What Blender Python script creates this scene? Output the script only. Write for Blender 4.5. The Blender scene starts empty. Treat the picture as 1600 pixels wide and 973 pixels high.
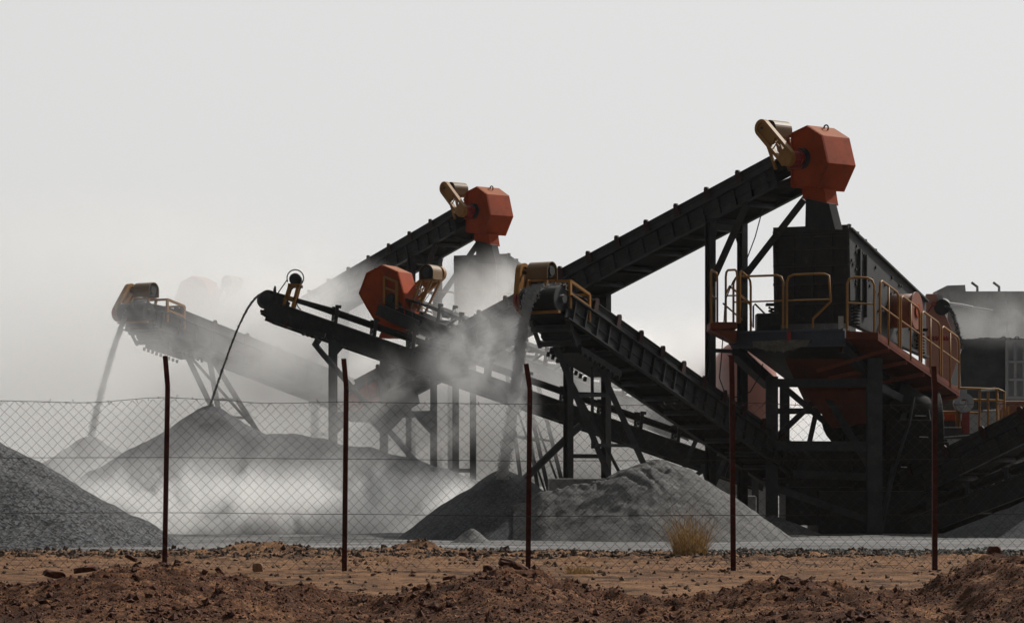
import bpy, math, random
from mathutils import Vector, Matrix, noise
random.seed(7)
R = math.radians
S = bpy.context.scene
COL = S.collection

# ------------------------------------------------------------------ camera
CAMZ, HOR, FP = 0.93, 770.0, 4800.0
cam = bpy.data.cameras.new('camera')
cam.sensor_width = 36; cam.lens = FP/1600*36; cam.shift_y = (HOR-486.5)/1600
cam.clip_start = 0.5; cam.clip_end = 5000
co = bpy.data.objects.new('camera', cam); COL.objects.link(co)
co.location = (0, 0, CAMZ); co.rotation_euler = (R(90), 0, 0)
S.camera = co

# ------------------------------------------------------------------ sky and sun
SUN_EL, SUN_AZ = R(40), R(52)          # azimuth clockwise from +Y (view direction), to the right
sdir = Vector((math.sin(SUN_AZ)*math.cos(SUN_EL), math.cos(SUN_AZ)*math.cos(SUN_EL), math.sin(SUN_EL)))
W = bpy.data.worlds.new('World'); S.world = W; W.use_nodes = True
nt = W.node_tree; N = nt.nodes; Lk = nt.links
for n in list(N): N.remove(n)
out = N.new('ShaderNodeOutputWorld'); bg = N.new('ShaderNodeBackground'); bg.inputs[1].default_value = 0.1
sky = N.new('ShaderNodeTexSky'); sky.sky_type = 'NISHITA'; sky.sun_disc = False
sky.sun_elevation = SUN_EL; sky.sun_rotation = SUN_AZ; sky.dust_density = 6; sky.air_density = 1.0; sky.altitude = 300
hs = N.new('ShaderNodeHueSaturation'); hs.inputs['Saturation'].default_value = 0.12
Lk.new(sky.outputs[0], hs.inputs['Color'])
# milky overcast veil: brighter on the sun's side of the sky, dim on the far side
tc = N.new('ShaderNodeTexCoord'); dp = N.new('ShaderNodeVectorMath'); dp.operation = 'DOT_PRODUCT'
hd = Vector((0.25, 0.85, 0.45)).normalized(); dp.inputs[1].default_value = hd
Lk.new(tc.outputs['Generated'], dp.inputs[0])
cr = N.new('ShaderNodeValToRGB'); Lk.new(dp.outputs['Value'], cr.inputs[0])
e = cr.color_ramp.elements
e[0].position = 0.0; e[0].color = (0.085, 0.087, 0.092, 1)
e[1].position = 1.0; e[1].color = (0.785, 0.787, 0.785, 1)
q = e.new(0.45); q.color = (0.46, 0.462, 0.466, 1)
q = e.new(0.84); q.color = (0.735, 0.735, 0.73, 1)
sc_ = N.new('ShaderNodeVectorMath'); sc_.operation = 'SCALE'; sc_.inputs['Scale'].default_value = 10.0
Lk.new(cr.outputs[0], sc_.inputs[0])
mx = N.new('ShaderNodeMix'); mx.data_type = 'RGBA'; mx.inputs[0].default_value = 0.94
Lk.new(hs.outputs[0], mx.inputs[6]); Lk.new(sc_.outputs[0], mx.inputs[7])
Lk.new(mx.outputs[2], bg.inputs[0]); Lk.new(bg.outputs[0], out.inputs[0])
sl = bpy.data.lights.new('sun', 'SUN'); sl.energy = 4.0; sl.angle = R(0.8); sl.color = (1, .955, .89)
so = bpy.data.objects.new('sun', sl); COL.objects.link(so)
so.rotation_euler = (-sdir).to_track_quat('-Z', 'Y').to_euler(); so.location = (20, 60, 40)
S.view_settings.view_transform = 'Standard'; S.view_settings.look = 'None'
S.view_settings.exposure = 0.0; S.view_settings.gamma = 1; S.view_settings.use_curve_mapping = False
cy = S.cycles
cy.use_denoising = True
cy.max_bounces = 9; cy.diffuse_bounces = 2; cy.glossy_bounces = 2; cy.transmission_bounces = 2
cy.volume_bounces = 8; cy.transparent_max_bounces = 16
cy.volume_step_rate = 4; cy.volume_max_steps = 64
cy.use_adaptive_sampling = True; cy.adaptive_threshold = 0.02

# ------------------------------------------------------------------ helpers
def P(px, py, D):
    return Vector(((px-800)/FP*D, D, CAMZ+(HOR-py)/FP*D))
def on_plane(px, py, p0, dh):
    """the point where the sight line of a photo position meets the upright plane through p0 along dh"""
    n = Vector((dh.y, -dh.x, 0)); r = Vector(((px-800)/FP, 1, (HOR-py)/FP)); c = Vector((0, 0, CAMZ))
    t = (p0-c).dot(n)/r.dot(n)
    return c+r*t

class MB:
    def __init__(s): s.v = []; s.f = []; s.sm = []
    def add(s, vs, fs, sm=False):
        b = len(s.v); s.v += [Vector(x) for x in vs]
        s.f += [tuple(b+i for i in f) for f in fs]; s.sm += [sm]*len(fs); return s
    def hexa(s, q):   # 8 pts: bottom 4 ccw then top 4
        return s.add(q, [(3,2,1,0),(4,5,6,7),(0,1,5,4),(1,2,6,5),(2,3,7,6),(3,0,4,7)])
    def box(s, c, d, M=None):
        c = Vector(c); q = []
        for z in (-.5, .5):
            for x, y in ((-.5,-.5),(.5,-.5),(.5,.5),(-.5,.5)):
                o = Vector((x*d[0], y*d[1], z*d[2])); q.append(c+(M@o if M else o))
        return s.hexa(q)
    def beam(s, a, b, w, h, up=(0,0,1)):
        a = Vector(a); b = Vector(b); u = (b-a).normalized(); up = Vector(up)
        if abs(u.dot(up)) > .98: up = Vector((0, 1, 0))
        v = u.cross(up).normalized(); n = v.cross(u).normalized()
        q = [a-v*w/2-n*h/2, a+v*w/2-n*h/2, b+v*w/2-n*h/2, b-v*w/2-n*h/2,
             a-v*w/2+n*h/2, a+v*w/2+n*h/2, b+v*w/2+n*h/2, b-v*w/2+n*h/2]
        return s.hexa(q)
    def ibeam(s, a, b, w, h, up=(0,0,1), t=.014):
        """wide flange section: web and two flanges"""
        a = Vector(a); b = Vector(b); u = (b-a).normalized(); up = Vector(up)
        if abs(u.dot(up)) > .98: up = Vector((0, 1, 0))
        v = u.cross(up).normalized(); n = v.cross(u).normalized()
        s.beam(a, b, t, h-2*t, n); s.beam(a+n*(h-t)/2, b+n*(h-t)/2, w, t, n); s.beam(a-n*(h-t)/2, b-n*(h-t)/2, w, t, n)
        return s
    def tube(s, a, b, r, n=10, cap=True, r2=None):
        a = Vector(a); b = Vector(b); u = (b-a).normalized(); r2 = r if r2 is None else r2
        x = u.orthogonal().normalized(); y = u.cross(x)
        k = len(s.v)
        for p, rr in ((a, r), (b, r2)):
            for i in range(n):
                t = 2*math.pi*i/n; s.v.append(p+(x*math.cos(t)+y*math.sin(t))*rr)
        for i in range(n):
            j = (i+1) % n; s.f.append((k+i, k+j, k+n+j, k+n+i)); s.sm.append(n > 6)
        if cap: s.f.append(tuple(k+i for i in reversed(range(n)))); s.f.append(tuple(k+n+i for i in range(n))); s.sm += [False]*2
        return s
    def path(s, pts, r, n=8):
        pts = [Vector(p) for p in pts]; k = len(s.v); m = len(pts)
        x = None
        for i, p in enumerate(pts):
            u = (pts[min(i+1, m-1)]-pts[max(i-1, 0)]).normalized()
            x = (u.orthogonal() if x is None else x-u*x.dot(u)).normalized(); y = u.cross(x)
            for j in range(n):
                t = 2*math.pi*j/n; s.v.append(p+(x*math.cos(t)+y*math.sin(t))*r)
        for i in range(m-1):
            for j in range(n):
                j2 = (j+1) % n; s.f.append((k+i*n+j, k+i*n+j2, k+(i+1)*n+j2, k+(i+1)*n+j)); s.sm.append(n > 5)
        return s
    def prism(s, pts, vec):
        pts = [Vector(p) for p in pts]; vec = Vector(vec); n = len(pts)
        fs = [tuple(reversed(range(n))), tuple(range(n, 2*n))]+[(i, (i+1) % n, n+(i+1) % n, n+i) for i in range(n)]
        return s.add(pts+[p+vec for p in pts], fs)
    def ring(s, outer, inner, vec):
        """closed band between two outlines of equal count, given a thickness"""
        n = len(outer); vec = Vector(vec)
        vs = list(outer)+list(inner)+[p+vec for p in outer]+[p+vec for p in inner]
        fs = []
        for i in range(n):
            j = (i+1) % n
            fs += [(i, j, n+j, n+i), (2*n+i, 3*n+i, 3*n+j, 2*n+j), (i, 2*n+i, 2*n+j, j), (n+i, n+j, 3*n+j, 3*n+i)]
        return s.add(vs, fs)
    def build(s, name, mat, root=None, bevel=0, origin=None):
        me = bpy.data.meshes.new(name)
        o0 = Vector(origin) if origin is not None else (root_origin(root) if root else Vector((0, 0, 0)))
        me.from_pydata([tuple(v-o0) for v in s.v], [], s.f); me.update()
        me.polygons.foreach_set('use_smooth', s.sm)
        import bmesh
        bm = bmesh.new(); bm.from_mesh(me); bmesh.ops.recalc_face_normals(bm, faces=bm.faces); bm.to_mesh(me); bm.free()
        me.materials.append(mat)
        o = bpy.data.objects.new(name, me); COL.objects.link(o)
        if root: o.parent = root
        elif origin is not None: o.location = o0
        if bevel:
            m = o.modifiers.new('b', 'BEVEL'); m.width = bevel; m.segments = 2; m.limit_method = 'ANGLE'
        return o
def root_origin(r):
    v = Vector((0, 0, 0))
    while r: v += r.location; r = r.parent
    return v
def tag(o, label=None, cat=None, group=None, kind=None):
    if label: o['label'] = label
    if cat: o['category'] = cat
    if group: o['group'] = group
    if kind: o['kind'] = kind
    return o
def empty(name, loc, label, cat, group=None):
    o = bpy.data.objects.new(name, None); COL.objects.link(o); o.location = loc; o.empty_display_size = .3
    return tag(o, label, cat, group)
def copy_tree(o, parent=None):
    c = o.copy(); COL.objects.link(c); c.parent = parent
    for ch in list(o.children): copy_tree(ch, c)
    return c
def fbm(x, y, z=0, o=4, sc=1.0):
    return noise.fractal(Vector((x*sc, y*sc, z)), 1.0, 2.0, o)
def interp(pts, x):
    if x <= pts[0][0]: return pts[0][1]
    for (a, b), (c, d) in zip(pts, pts[1:]):
        if x <= c:
            t = (x-a)/(c-a); t = t*t*(3-2*t); return b+(d-b)*t
    return pts[-1][1]

# ------------------------------------------------------------------ materials
def mat(name, col, rough=.7, spec=.3, metal=0, var=.25, scale=3, col2=None, bump=0, bscale=20, dust=0, dustcol=(.2,.195,.185), wear=None, wearamt=.5):
    m = bpy.data.materials.new(name); m.use_nodes = True
    n = m.node_tree.nodes; l = m.node_tree.links; b = n['Principled BSDF']
    b.inputs['Roughness'].default_value = rough; b.inputs['Specular IOR Level'].default_value = spec; b.inputs['Metallic'].default_value = metal
    t = n.new('ShaderNodeTexCoord')
    nz = n.new('ShaderNodeTexNoise'); nz.inputs['Scale'].default_value = scale; nz.inputs['Detail'].default_value = 8; nz.inputs['Roughness'].default_value = .65
    l.new(t.outputs['Object'], nz.inputs['Vector'])
    r = n.new('ShaderNodeValToRGB'); l.new(nz.outputs['Fac'], r.inputs[0])
    c2 = col2 or tuple(c*(1+var) for c in col); c1 = tuple(c*(1-var) for c in col) if not col2 else col
    r.color_ramp.elements[0].position = .32; r.color_ramp.elements[0].color = (*c1, 1)
    r.color_ramp.elements[1].position = .68; r.color_ramp.elements[1].color = (*c2, 1)
    last = r.outputs[0]
    if wear:
        n2 = n.new('ShaderNodeTexNoise'); n2.inputs['Scale'].default_value = scale*2.3; n2.inputs['Detail'].default_value = 10; n2.inputs['Roughness'].default_value = .75
        l.new(t.outputs['Object'], n2.inputs['Vector'])
        r2 = n.new('ShaderNodeMapRange'); r2.inputs[1].default_value = .55; r2.inputs[2].default_value = .68; r2.inputs[4].default_value = wearamt
        l.new(n2.outputs['Fac'], r2.inputs[0])
        x = n.new('ShaderNodeMix'); x.data_type = 'RGBA'; l.new(r2.outputs[0], x.inputs[0]); l.new(last, x.inputs[6]); x.inputs[7].default_value = (*wear, 1); last = x.outputs[2]
    if dust:   # rock dust lying on what faces upward
        g = n.new('ShaderNodeNewGeometry'); sp = n.new('ShaderNodeSeparateXYZ'); l.new(g.outputs['True Normal'], sp.inputs[0])
        mr = n.new('ShaderNodeMapRange'); mr.inputs[1].default_value = .35; mr.inputs[2].default_value = .95; mr.inputs[4].default_value = dust; l.new(sp.outputs['Z'], mr.inputs[0])
        x = n.new('ShaderNodeMix'); x.data_type = 'RGBA'; l.new(mr.outputs[0], x.inputs[0]); l.new(last, x.inputs[6]); x.inputs[7].default_value = (*dustcol, 1); last = x.outputs[2]
    l.new(last, b.inputs['Base Color'])
    if bump:
        n3 = n.new('ShaderNodeTexNoise'); n3.inputs['Scale'].default_value = bscale; n3.inputs['Detail'].default_value = 6; l.new(t.outputs['Object'], n3.inputs['Vector'])
        bp = n.new('ShaderNodeBump'); bp.inputs['Strength'].default_value = bump; bp.inputs['Distance'].default_value = .05; l.new(n3.outputs['Fac'], bp.inputs['Height']); l.new(bp.outputs[0], b.inputs['Normal'])
    return m
M = {}
M['steel'] = mat('dark_steel', (.022,.023,.024), .55, .25, var=.4, scale=2.5, dust=.75, wear=(.075,.072,.067), wearamt=.6)
M['steel2'] = mat('grey_steel', (.035,.037,.040), .55, .25, var=.35, scale=2, dust=.7, wear=(.08,.075,.07), wearamt=.5)
M['rubber'] = mat('belt_rubber', (.018,.018,.018), .8, .2, var=.3, scale=4, dust=.5)
M['orange'] = mat('orange_paint', (.31,.045,.007), .6, .10, var=.25, scale=1.2, dust=.5, dustcol=(.36,.22,.13), wear=(.10,.030,.016), wearamt=.7)
M['orange2'] = mat('dusty_orange_paint', (.20,.062,.032), .6, .3, var=.2, scale=1.5, dust=.5, dustcol=(.4,.33,.28), wear=(.16,.08,.055), wearamt=.6)
M['yellow'] = mat('yellow_paint', (.27,.12,.018), .5, .3, var=.2, scale=3, dust=.55, dustcol=(.4,.3,.16), wear=(.12,.07,.03), wearamt=.5)
M['tan'] = mat('tan_paint', (.15,.082,.03), .5, .35, var=.15, scale=3, dust=.4, dustcol=(.4,.32,.2))
M['idler'] = mat('dark_reddish_paint', (.034,.014,.012), .7, .2, var=.3, scale=6, dust=.3)
M['under'] = mat('shade_dark_plate', (.016,.016,.016), .8, .1, var=.3, scale=3)  # darker, dustless steel: shade put into the colour of underside and crusher parts
M['red'] = mat('red_paint', (.22,.018,.012), .5, .3, var=.25, scale=4, dust=.3)
M['rust'] = mat('rusty_paint', (.07,.016,.010), .7, .25, var=.35, scale=9, wear=(.035,.012,.008), wearamt=.7)
M['wire'] = mat('galvanised_wire', (.05,.046,.042), .6, .3, var=.2, scale=5)
M['blue'] = mat('bluish_grey_paint', (.055,.065,.088), .55, .3, var=.2, scale=2, dust=.6, wear=(.10,.095,.085), wearamt=.4)
M['plate'] = mat('dusty_grey_plate', (.042,.044,.046), .65, .25, var=.3, scale=1.5, dust=.6, wear=(.12,.115,.11), wearamt=.6)
M['concrete'] = mat('concrete', (.27,.265,.255), .9, .2, var=.25, scale=1.2, bump=.2, wear=(.09,.088,.085), wearamt=.5)
M['ribbed'] = mat('light_steel', (.30,.305,.31), .6, .3, var=.15, scale=1.5, dust=.3)
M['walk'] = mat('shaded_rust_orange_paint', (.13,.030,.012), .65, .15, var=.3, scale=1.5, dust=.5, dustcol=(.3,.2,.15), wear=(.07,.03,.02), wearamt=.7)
M['salmon'] = mat('sunlit_hazy_orange_paint', (.40,.19,.14), .6, .3, var=.15, scale=1.5, dust=.4, wear=(.3,.2,.17), wearamt=.5)  # orange paint with sunlight and haze mixed into its colour
M['tank'] = mat('faded_red_tank', (.34,.15,.12), .6, .3, var=.12, scale=.8, wear=(.36,.24,.2), wearamt=.5)
M['cake'] = mat('caked_mud', (.13,.12,.10), .95, .1, var=.3, scale=9, bump=.6)
M['rope'] = mat('black_cable', (.012,.012,.012), .6, .3)
M['glint'] = mat('bare_glint_steel', (.35,.35,.35), .35, .5, metal=.6)  # pale metal for the bracket and for painted glints

# ------------------------------------------------------------------ terrain
YARD = 0.08
BERM = [(-400,935),(0,922),(90,905),(150,893),(200,884),(262,878),(330,886),(395,905),(450,925),(520,941),(600,938),(660,918),(720,900),(775,886),(830,893),(880,915),(950,932),(1040,942),(1100,932),(1150,916),(1225,905),(1290,919),(1380,936),(1440,926),(1485,897),(1540,868),(1600,866),(2000,880)]
RIDGE = [(-200,862),(100,864),(250,864),(330,860),(380,852),(430,850),(480,858),(540,862),(600,857),(660,852),(700,860),(800,864),(900,862),(960,866),(1100,868),(1300,866),(2000,866)]
def near_h(x, y):
    """height of the dirt in front: a dug berm near the camera, a flat strip along the fence, a low ridge at the yard"""
    px = x/21.0*FP+800
    crest = CAMZ-(interp(BERM, px)+6-HOR)*21.0/FP
    base = .125+.012*fbm(x, y, 3, 4, .6)
    d = y-21.0
    s = math.exp(-(d/1.5)**2) if d > 0 else max(0, 1+d/6.5)**.9
    lump = fbm(x, y*.8, 1, 6, 1.1)*.075+fbm(x, y, 7, 6, 4.5)*.035+(.3-abs(fbm(x, y, 17, 5, 2.2)))*.07*(1 if y < 23 else 0)
    h = base+(crest-base)*s+lump*min(1, s*1.3)
    if d <= 0: h = min(h, crest+lump)
    px2 = x/40.5*FP+800
    rc = CAMZ-(interp(RIDGE, px2)-HOR)*40.5/FP
    s2 = math.exp(-((y-40.5)/1.1)**2)
    h += max(0, rc-base)*s2*(1+.7*fbm(x, y, 9, 5, 2.5))
    if 36.5 < y < 43: h += max(0, fbm(x, y, 19, 5, 3.0))*.06
    h += fbm(x, y, 5, 5, 7)*.014
    if y < 23.5: h += max(0, fbm(x, y, 23, 4, 9)-.1)*.05*s+fbm(x, y, 27, 3, 16)*.010*s
    if y > 42: h = h+(YARD-.05-h)*min(1, (y-42)/2.5)
    return h
def grid_mesh(name, xs, ys, hf, m, smooth=True):
    nx, ny = len(xs), len(ys)
    vs = [(x, y, hf(x, y)) for y in ys for x in xs]
    fs = [(j*nx+i, j*nx+i+1, (j+1)*nx+i+1, (j+1)*nx+i) for j in range(ny-1) for i in range(nx-1)]
    me = bpy.data.meshes.new(name); me.from_pydata(vs, [], fs); me.update()
    me.polygons.foreach_set('use_smooth', [smooth]*len(fs)); me.materials.append(m)
    o = bpy.data.objects.new(name, me); COL.objects.link(o); return o
def frange(a, b, s):
    r = []; x = a
    while x < b: r.append(x); x += s
    return r+[b]

def ground_mat(name, cols, patch, scale, bump, bscale, peb=None):
    m = bpy.data.materials.new(name); m.use_nodes = True
    n = m.node_tree.nodes; l = m.node_tree.links; b = n['Principled BSDF']
    b.inputs['Roughness'].default_value = .95; b.inputs['Specular IOR Level'].default_value = .15
    t = n.new('ShaderNodeTexCoord')
    nz = n.new('ShaderNodeTexNoise'); nz.inputs['Scale'].default_value = scale; nz.inputs['Detail'].default_value = 10; nz.inputs['Roughness'].default_value = .7
    l.new(t.outputs['Object'], nz.inputs['Vector'])
    r = n.new('ShaderNodeValToRGB'); l.new(nz.outputs['Fac'], r.inputs[0])
    r.color_ramp.elements[0].position = .3; r.color_ramp.elements[0].color = (*cols[0], 1)
    r.color_ramp.elements[1].position = .7; r.color_ramp.elements[1].color = (*cols[2], 1)
    q = r.color_ramp.elements.new(.5); q.color = (*cols[1], 1)
    last = r.outputs[0]
    if peb:
        v = n.new('ShaderNodeTexVoronoi'); v.inputs['Scale'].default_value = peb[0]; l.new(t.outputs['Object'], v.inputs['Vector'])
        hsv = n.new('ShaderNodeSeparateColor'); l.new(v.outputs['Color'], hsv.inputs[0])
        mr = n.new('ShaderNodeMapRange'); mr.inputs[3].default_value = 1-peb[1]; mr.inputs[4].default_value = 1+peb[1]; l.new(hsv.outputs[0], mr.inputs[0])
        x = n.new('ShaderNodeVectorMath'); x.operation = 'SCALE'; l.new(last, x.inputs[0]); l.new(mr.outputs[0], x.inputs['Scale']); last = x.outputs[0]
    if patch:
        last = patch(n, l, t, last)
    l.new(last, b.inputs['Base Color'])
    n3 = n.new('ShaderNodeTexNoise'); n3.inputs['Scale'].default_value = bscale; n3.inputs['Detail'].default_value = 8; n3.inputs['Roughness'].default_value = .7; l.new(t.outputs['Object'], n3.inputs['Vector'])
    bp = n.new('ShaderNodeBump'); bp.inputs['Strength'].default_value = bump; bp.inputs['Distance'].default_value = .03; l.new(n3.outputs['Fac'], bp.inputs['Height']); l.new(bp.outputs[0], b.inputs['Normal'])
    return m
def dirt_patch(n, l, t, last):
    # sandy strip behind the reddish berm, grey rock dust beyond the ridge
    sp = n.new('ShaderNodeSeparateXYZ'); l.new(t.outputs['Object'], sp.inputs[0])
    nz = n.new('ShaderNodeTexNoise'); nz.inputs['Scale'].default_value = 1.1; nz.inputs['Detail'].default_value = 8; l.new(t.outputs['Object'], nz.inputs['Vector'])
    ma = n.new('ShaderNodeMath'); ma.operation = 'MULTIPLY_ADD'; ma.inputs[1].default_value = 3.0; l.new(nz.outputs['Fac'], ma.inputs[0]); l.new(sp.outputs['Y'], ma.inputs[2])
    n4 = n.new('ShaderNodeTexNoise'); n4.inputs['Scale'].default_value = 1.7; n4.inputs['Detail'].default_value = 12; n4.inputs['Roughness'].default_value = .78; l.new(t.outputs['Object'], n4.inputs['Vector'])
    r4 = n.new('ShaderNodeValToRGB'); l.new(n4.outputs['Fac'], r4.inputs[0])
    r4.color_ramp.elements[0].position = .40; r4.color_ramp.elements[0].color = (.06,.032,.018,1); q4 = r4.color_ramp.elements.new(.52); q4.color = (.21,.11,.055,1)
    r4.color_ramp.elements[2].position = .70; r4.color_ramp.elements[2].color = (.37,.205,.105,1)
    r1 = n.new('ShaderNodeMapRange'); r1.inputs[1].default_value = 23.5; r1.inputs[2].default_value = 25.5; l.new(ma.outputs[0], r1.inputs[0])
    x = n.new('ShaderNodeMix'); x.data_type = 'RGBA'; l.new(r1.outputs[0], x.inputs[0]); l.new(last, x.inputs[6]); l.new(r4.outputs[0], x.inputs[7])
    r2 = n.new('ShaderNodeMapRange'); r2.inputs[1].default_value = 42.4; r2.inputs[2].default_value = 43.4; l.new(ma.outputs[0], r2.inputs[0])
    y = n.new('ShaderNodeMix'); y.data_type = 'RGBA'; l.new(r2.outputs[0], y.inputs[0]); l.new(x.outputs[2], y.inputs[6]); y.inputs[7].default_value = (.19,.185,.175,1)
    return y.outputs[2]
dirt = ground_mat('reddish_dirt', [(.032,.013,.007),(.105,.045,.022),(.28,.145,.075)], dirt_patch, 3.0, 1.0, 55, peb=(60, .6))
def yard_patch(n, l, t, last):
    # darker damp streaks left by wheels, running across the yard
    mp = n.new('ShaderNodeMapping'); mp.inputs['Scale'].default_value = (.12, 1.6, 1); mp.inputs['Rotation'].default_value = (0, 0, .12); l.new(t.outputs['Object'], mp.inputs[0])
    nz = n.new('ShaderNodeTexNoise'); nz.inputs['Scale'].default_value = 1.0; nz.inputs['Detail'].default_value = 9; nz.inputs['Roughness'].default_value = .7; nz.inputs['Distortion'].default_value = .4; l.new(mp.outputs[0], nz.inputs['Vector'])
    r = n.new('ShaderNodeMapRange'); r.inputs[1].default_value = .42; r.inputs[2].default_value = .62; r.inputs[3].default_value = .45; r.inputs[4].default_value = 1.1; l.new(nz.outputs['Fac'], r.inputs[0])
    x = n.new('ShaderNodeVectorMath'); x.operation = 'SCALE'; l.new(last, x.inputs[0]); l.new(r.outputs[0], x.inputs['Scale']); return x.outputs[0]
yardm = ground_mat('rock_dust_ground', [(.14,.14,.137),(.21,.207,.202),(.28,.275,.268)], yard_patch, .5, .6, 6, peb=(14,.12))
g = grid_mesh('ground', frange(-9.5, -5.6, .15)+frange(-5.5, 5.5, .032)+frange(5.6, 9.5, .15), frange(8, 15, .12)+frange(15.05, 22.2, .032)+frange(22.3, 38, .09)+frange(38.08, 45.5, .08), near_h, dirt)
tag(g, 'reddish brown dug dirt and sandy strip along the fence', kind='structure')
def yard_h(x, y):
    h = YARD+fbm(x, y, 2, 4, .25)*.05*min(1, max(0, (y-46)/6))
    h += .035*math.sin(y*2.2+x*.35+2*fbm(x, y, 4, 2, .2))*(1 if 46 < y < 75 else 0)*max(0, fbm(x, y, 8, 2, .1)+.4)
    if y < 45.4: h = -.9
    return h
ys = [-300, -20, 44.6, 45.4]+frange(45.6, 90, .35)+[95, 100, 110, 125, 150, 200, 300, 500, 900, 1800, 4000]
xs = [-3000, -900, -300, -120, -60, -30]+frange(-20, 20, .4)+[30, 60, 120, 300, 900, 3000]
y_ = grid_mesh('quarry_yard', xs, ys, yard_h, yardm); tag(y_, 'pale grey dusty quarry yard ground', kind='structure')

# ------------------------------------------------------------------ stone piles
def pile(name, label, c, r, h, m, prof=1.0, rough=.05, rs=2.0, extra=None, cut=None, n=90, power=1.0, group='stockpiles in the yard'):
    """heap of loose stone: cone with a rounded tip and rilled flanks"""
    cx, cy = c; vs = []; fs = []
    for j in range(n+1):
        for i in range(n+1):
            x = cx+(i/n*2-1)*r*1.15; y = cy+(j/n*2-1)*r*1.15*prof
            d = math.hypot((x-cx)/r, (y-cy)/(r*prof))
            d += .05*fbm(x, y, 11, 3, .8)
            z = h*(1-math.sqrt(d*d+.004*power)*1.0)
            if extra: z = max(z, extra(x, y))
            z += rough*fbm(x, y, 5, 5, rs)*max(0, min(1, z/h*4))
            if cut: z = cut(x, y, z)
            vs.append((x-cx, y-cy, max(z, -.12)))
    for j in range(n):
        for i in range(n):
            a = j*(n+1)+i; q = (a, a+1, a+n+2, a+n+1)
            if max(vs[k][2] for k in q) > -.11: fs.append(q)
    me = bpy.data.meshes.new(name); me.from_pydata(vs, [], fs); me.update()
    import bmesh
    bm = bmesh.new(); bm.from_mesh(me); bmesh.ops.delete(bm, geom=[v for v in bm.verts if not v.link_faces], context='VERTS'); bm.to_mesh(me); bm.free()
    me.polygons.foreach_set('use_smooth', [True]*len(me.polygons)); me.materials.append(m)
    o = bpy.data.objects.new(name, me); COL.objects.link(o); o.location = (cx, cy, YARD)
    return tag(o, label, 'stone pile', group)
def gravel_mat(name, c, peb, amt, bump=1.0):
    return ground_mat(name, [tuple(k*.75 for k in c), c, tuple(k*1.25 for k in c)], None, 1.5, bump, peb*.8, peb=(peb, amt))
Gc = gravel_mat('coarse_gravel', (.082,.084,.087), 26, .8)
Gf = gravel_mat('fine_dark_gravel', (.075,.077,.082), 34, .3)
Gl = gravel_mat('pale_stone_dust', (.145,.144,.14), 30, .25)
def cone(px, py, D, k):
    p = P(px, py, D); hh = p.z-YARD; return (p.x, D), hh/k, hh
c, r, h = cone(-95, 628, 50, .60); pile('gravel_pile', 'coarse dark gravel pile cut off by the left edge, nearest the fence', c, r, h, Gc, rough=.035, rs=3)
c, r, h = cone(140, 674, 86, .66); pile('gravel_pile', 'small hazy pile under the far left conveyor spout', c, r, h, Gf)
c, r, h = cone(328, 620, 69.5, .66)
def ridge3(x, y):
    px = x/y*FP+800; t = interp([(330,630),(400,668),(440,674),(500,682),(560,698),(640,716),(700,734),(780,768),(860,812)], px)
    if px < 380: return -9
    hh = CAMZ+(HOR-t)/FP*y-YARD
    return hh-abs(y-77)*.62
pile('gravel_pile', 'tall dark pile under the thin falling string of stones', c, r, h, Gf, n=110, power=.8)
# long low ridge running right from it
def ridge_mesh(name, label, xs, ys, f, m):
    o = grid_mesh(name, xs, ys, f, m); return tag(o, label, 'stone pile', 'stockpiles in the yard')
def rf(x, y):
    px = x/y*FP+800; t = interp([(300,690),(400,682),(440,676),(500,684),(560,698),(640,714),(700,734),(760,752),(800,790),(840,830)], px)
    z = CAMZ+(HOR-t)/FP*y-YARD-abs(y-66.8)*.60
    z -= max(0, (400-px)/50)
    return YARD+max(-.1, z+.06*fbm(x, y, 2, 4, 1.5))
#R
ridge_mesh('gravel_ridge', 'long low dark stone ridge half veiled by bright dust', frange(-8.5, 1.2, .08), frange(62, 71.5, .1), rf, Gf)
c, r, h = cone(787, 722, 57.8, .70)
pile('gravel_pile', 'dark fine pile under the thick falling stone stream', c, r, h, Gf, rough=.035, power=2.5, n=130)
c5, r5, h5 = cone(1026, 704, 56.8, .68)
def plateau(x, y):
    px = x/y*FP+800
    if px > 1030 or px < 800: return -9
    t = interp([(800,790),(860,764),(900,755),(950,748),(985,728),(1022,712)], px)
    return CAMZ+(HOR-t)/FP*y-YARD-abs(y-56.6)*.7
def notch(x, y, z):
    p = Vector((x-c5[0], y-c5[1])); a = abs(fbm(x*1.5+y*.6, y*.45, 13, 5, 1.9))
    if p.x < .5 and z > .85: z -= (.22-min(.22, a))*.5*min(1, (z-.85)*3)*min(1, max(0, (.5-p.x)*3))
    if z > 1.28: z = 1.28+(z-1.28)*.45
    return z
pile('gravel_pile', 'pale eroded stone dust pile with a gouged top', c5, r5+.15, h5*1.09, Gl, rough=.03, rs=5, extra=plateau, cut=notch, n=170, power=.3)
for px, py, D, k, lb, m_ in ((737,824,52.5,.72,'tiny pale stone cone before the dark pile',Gl), (1208,803,63,.42,'low pale spill heap left of the crusher base',Gl),
                         (1640,765,60,.42,'dark low heap cut off by the right edge',Gf), (1430,812,65,.3,'low dusty heap under the crusher',Gl),
                         (1528,806,66,.3,'low dusty heap beneath the right hand conveyors',Gl)):
    c, r, h = cone(px, py, D, k); pile('gravel_pile', lb, c, r, h, m_, rough=.03, n=50)

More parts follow.
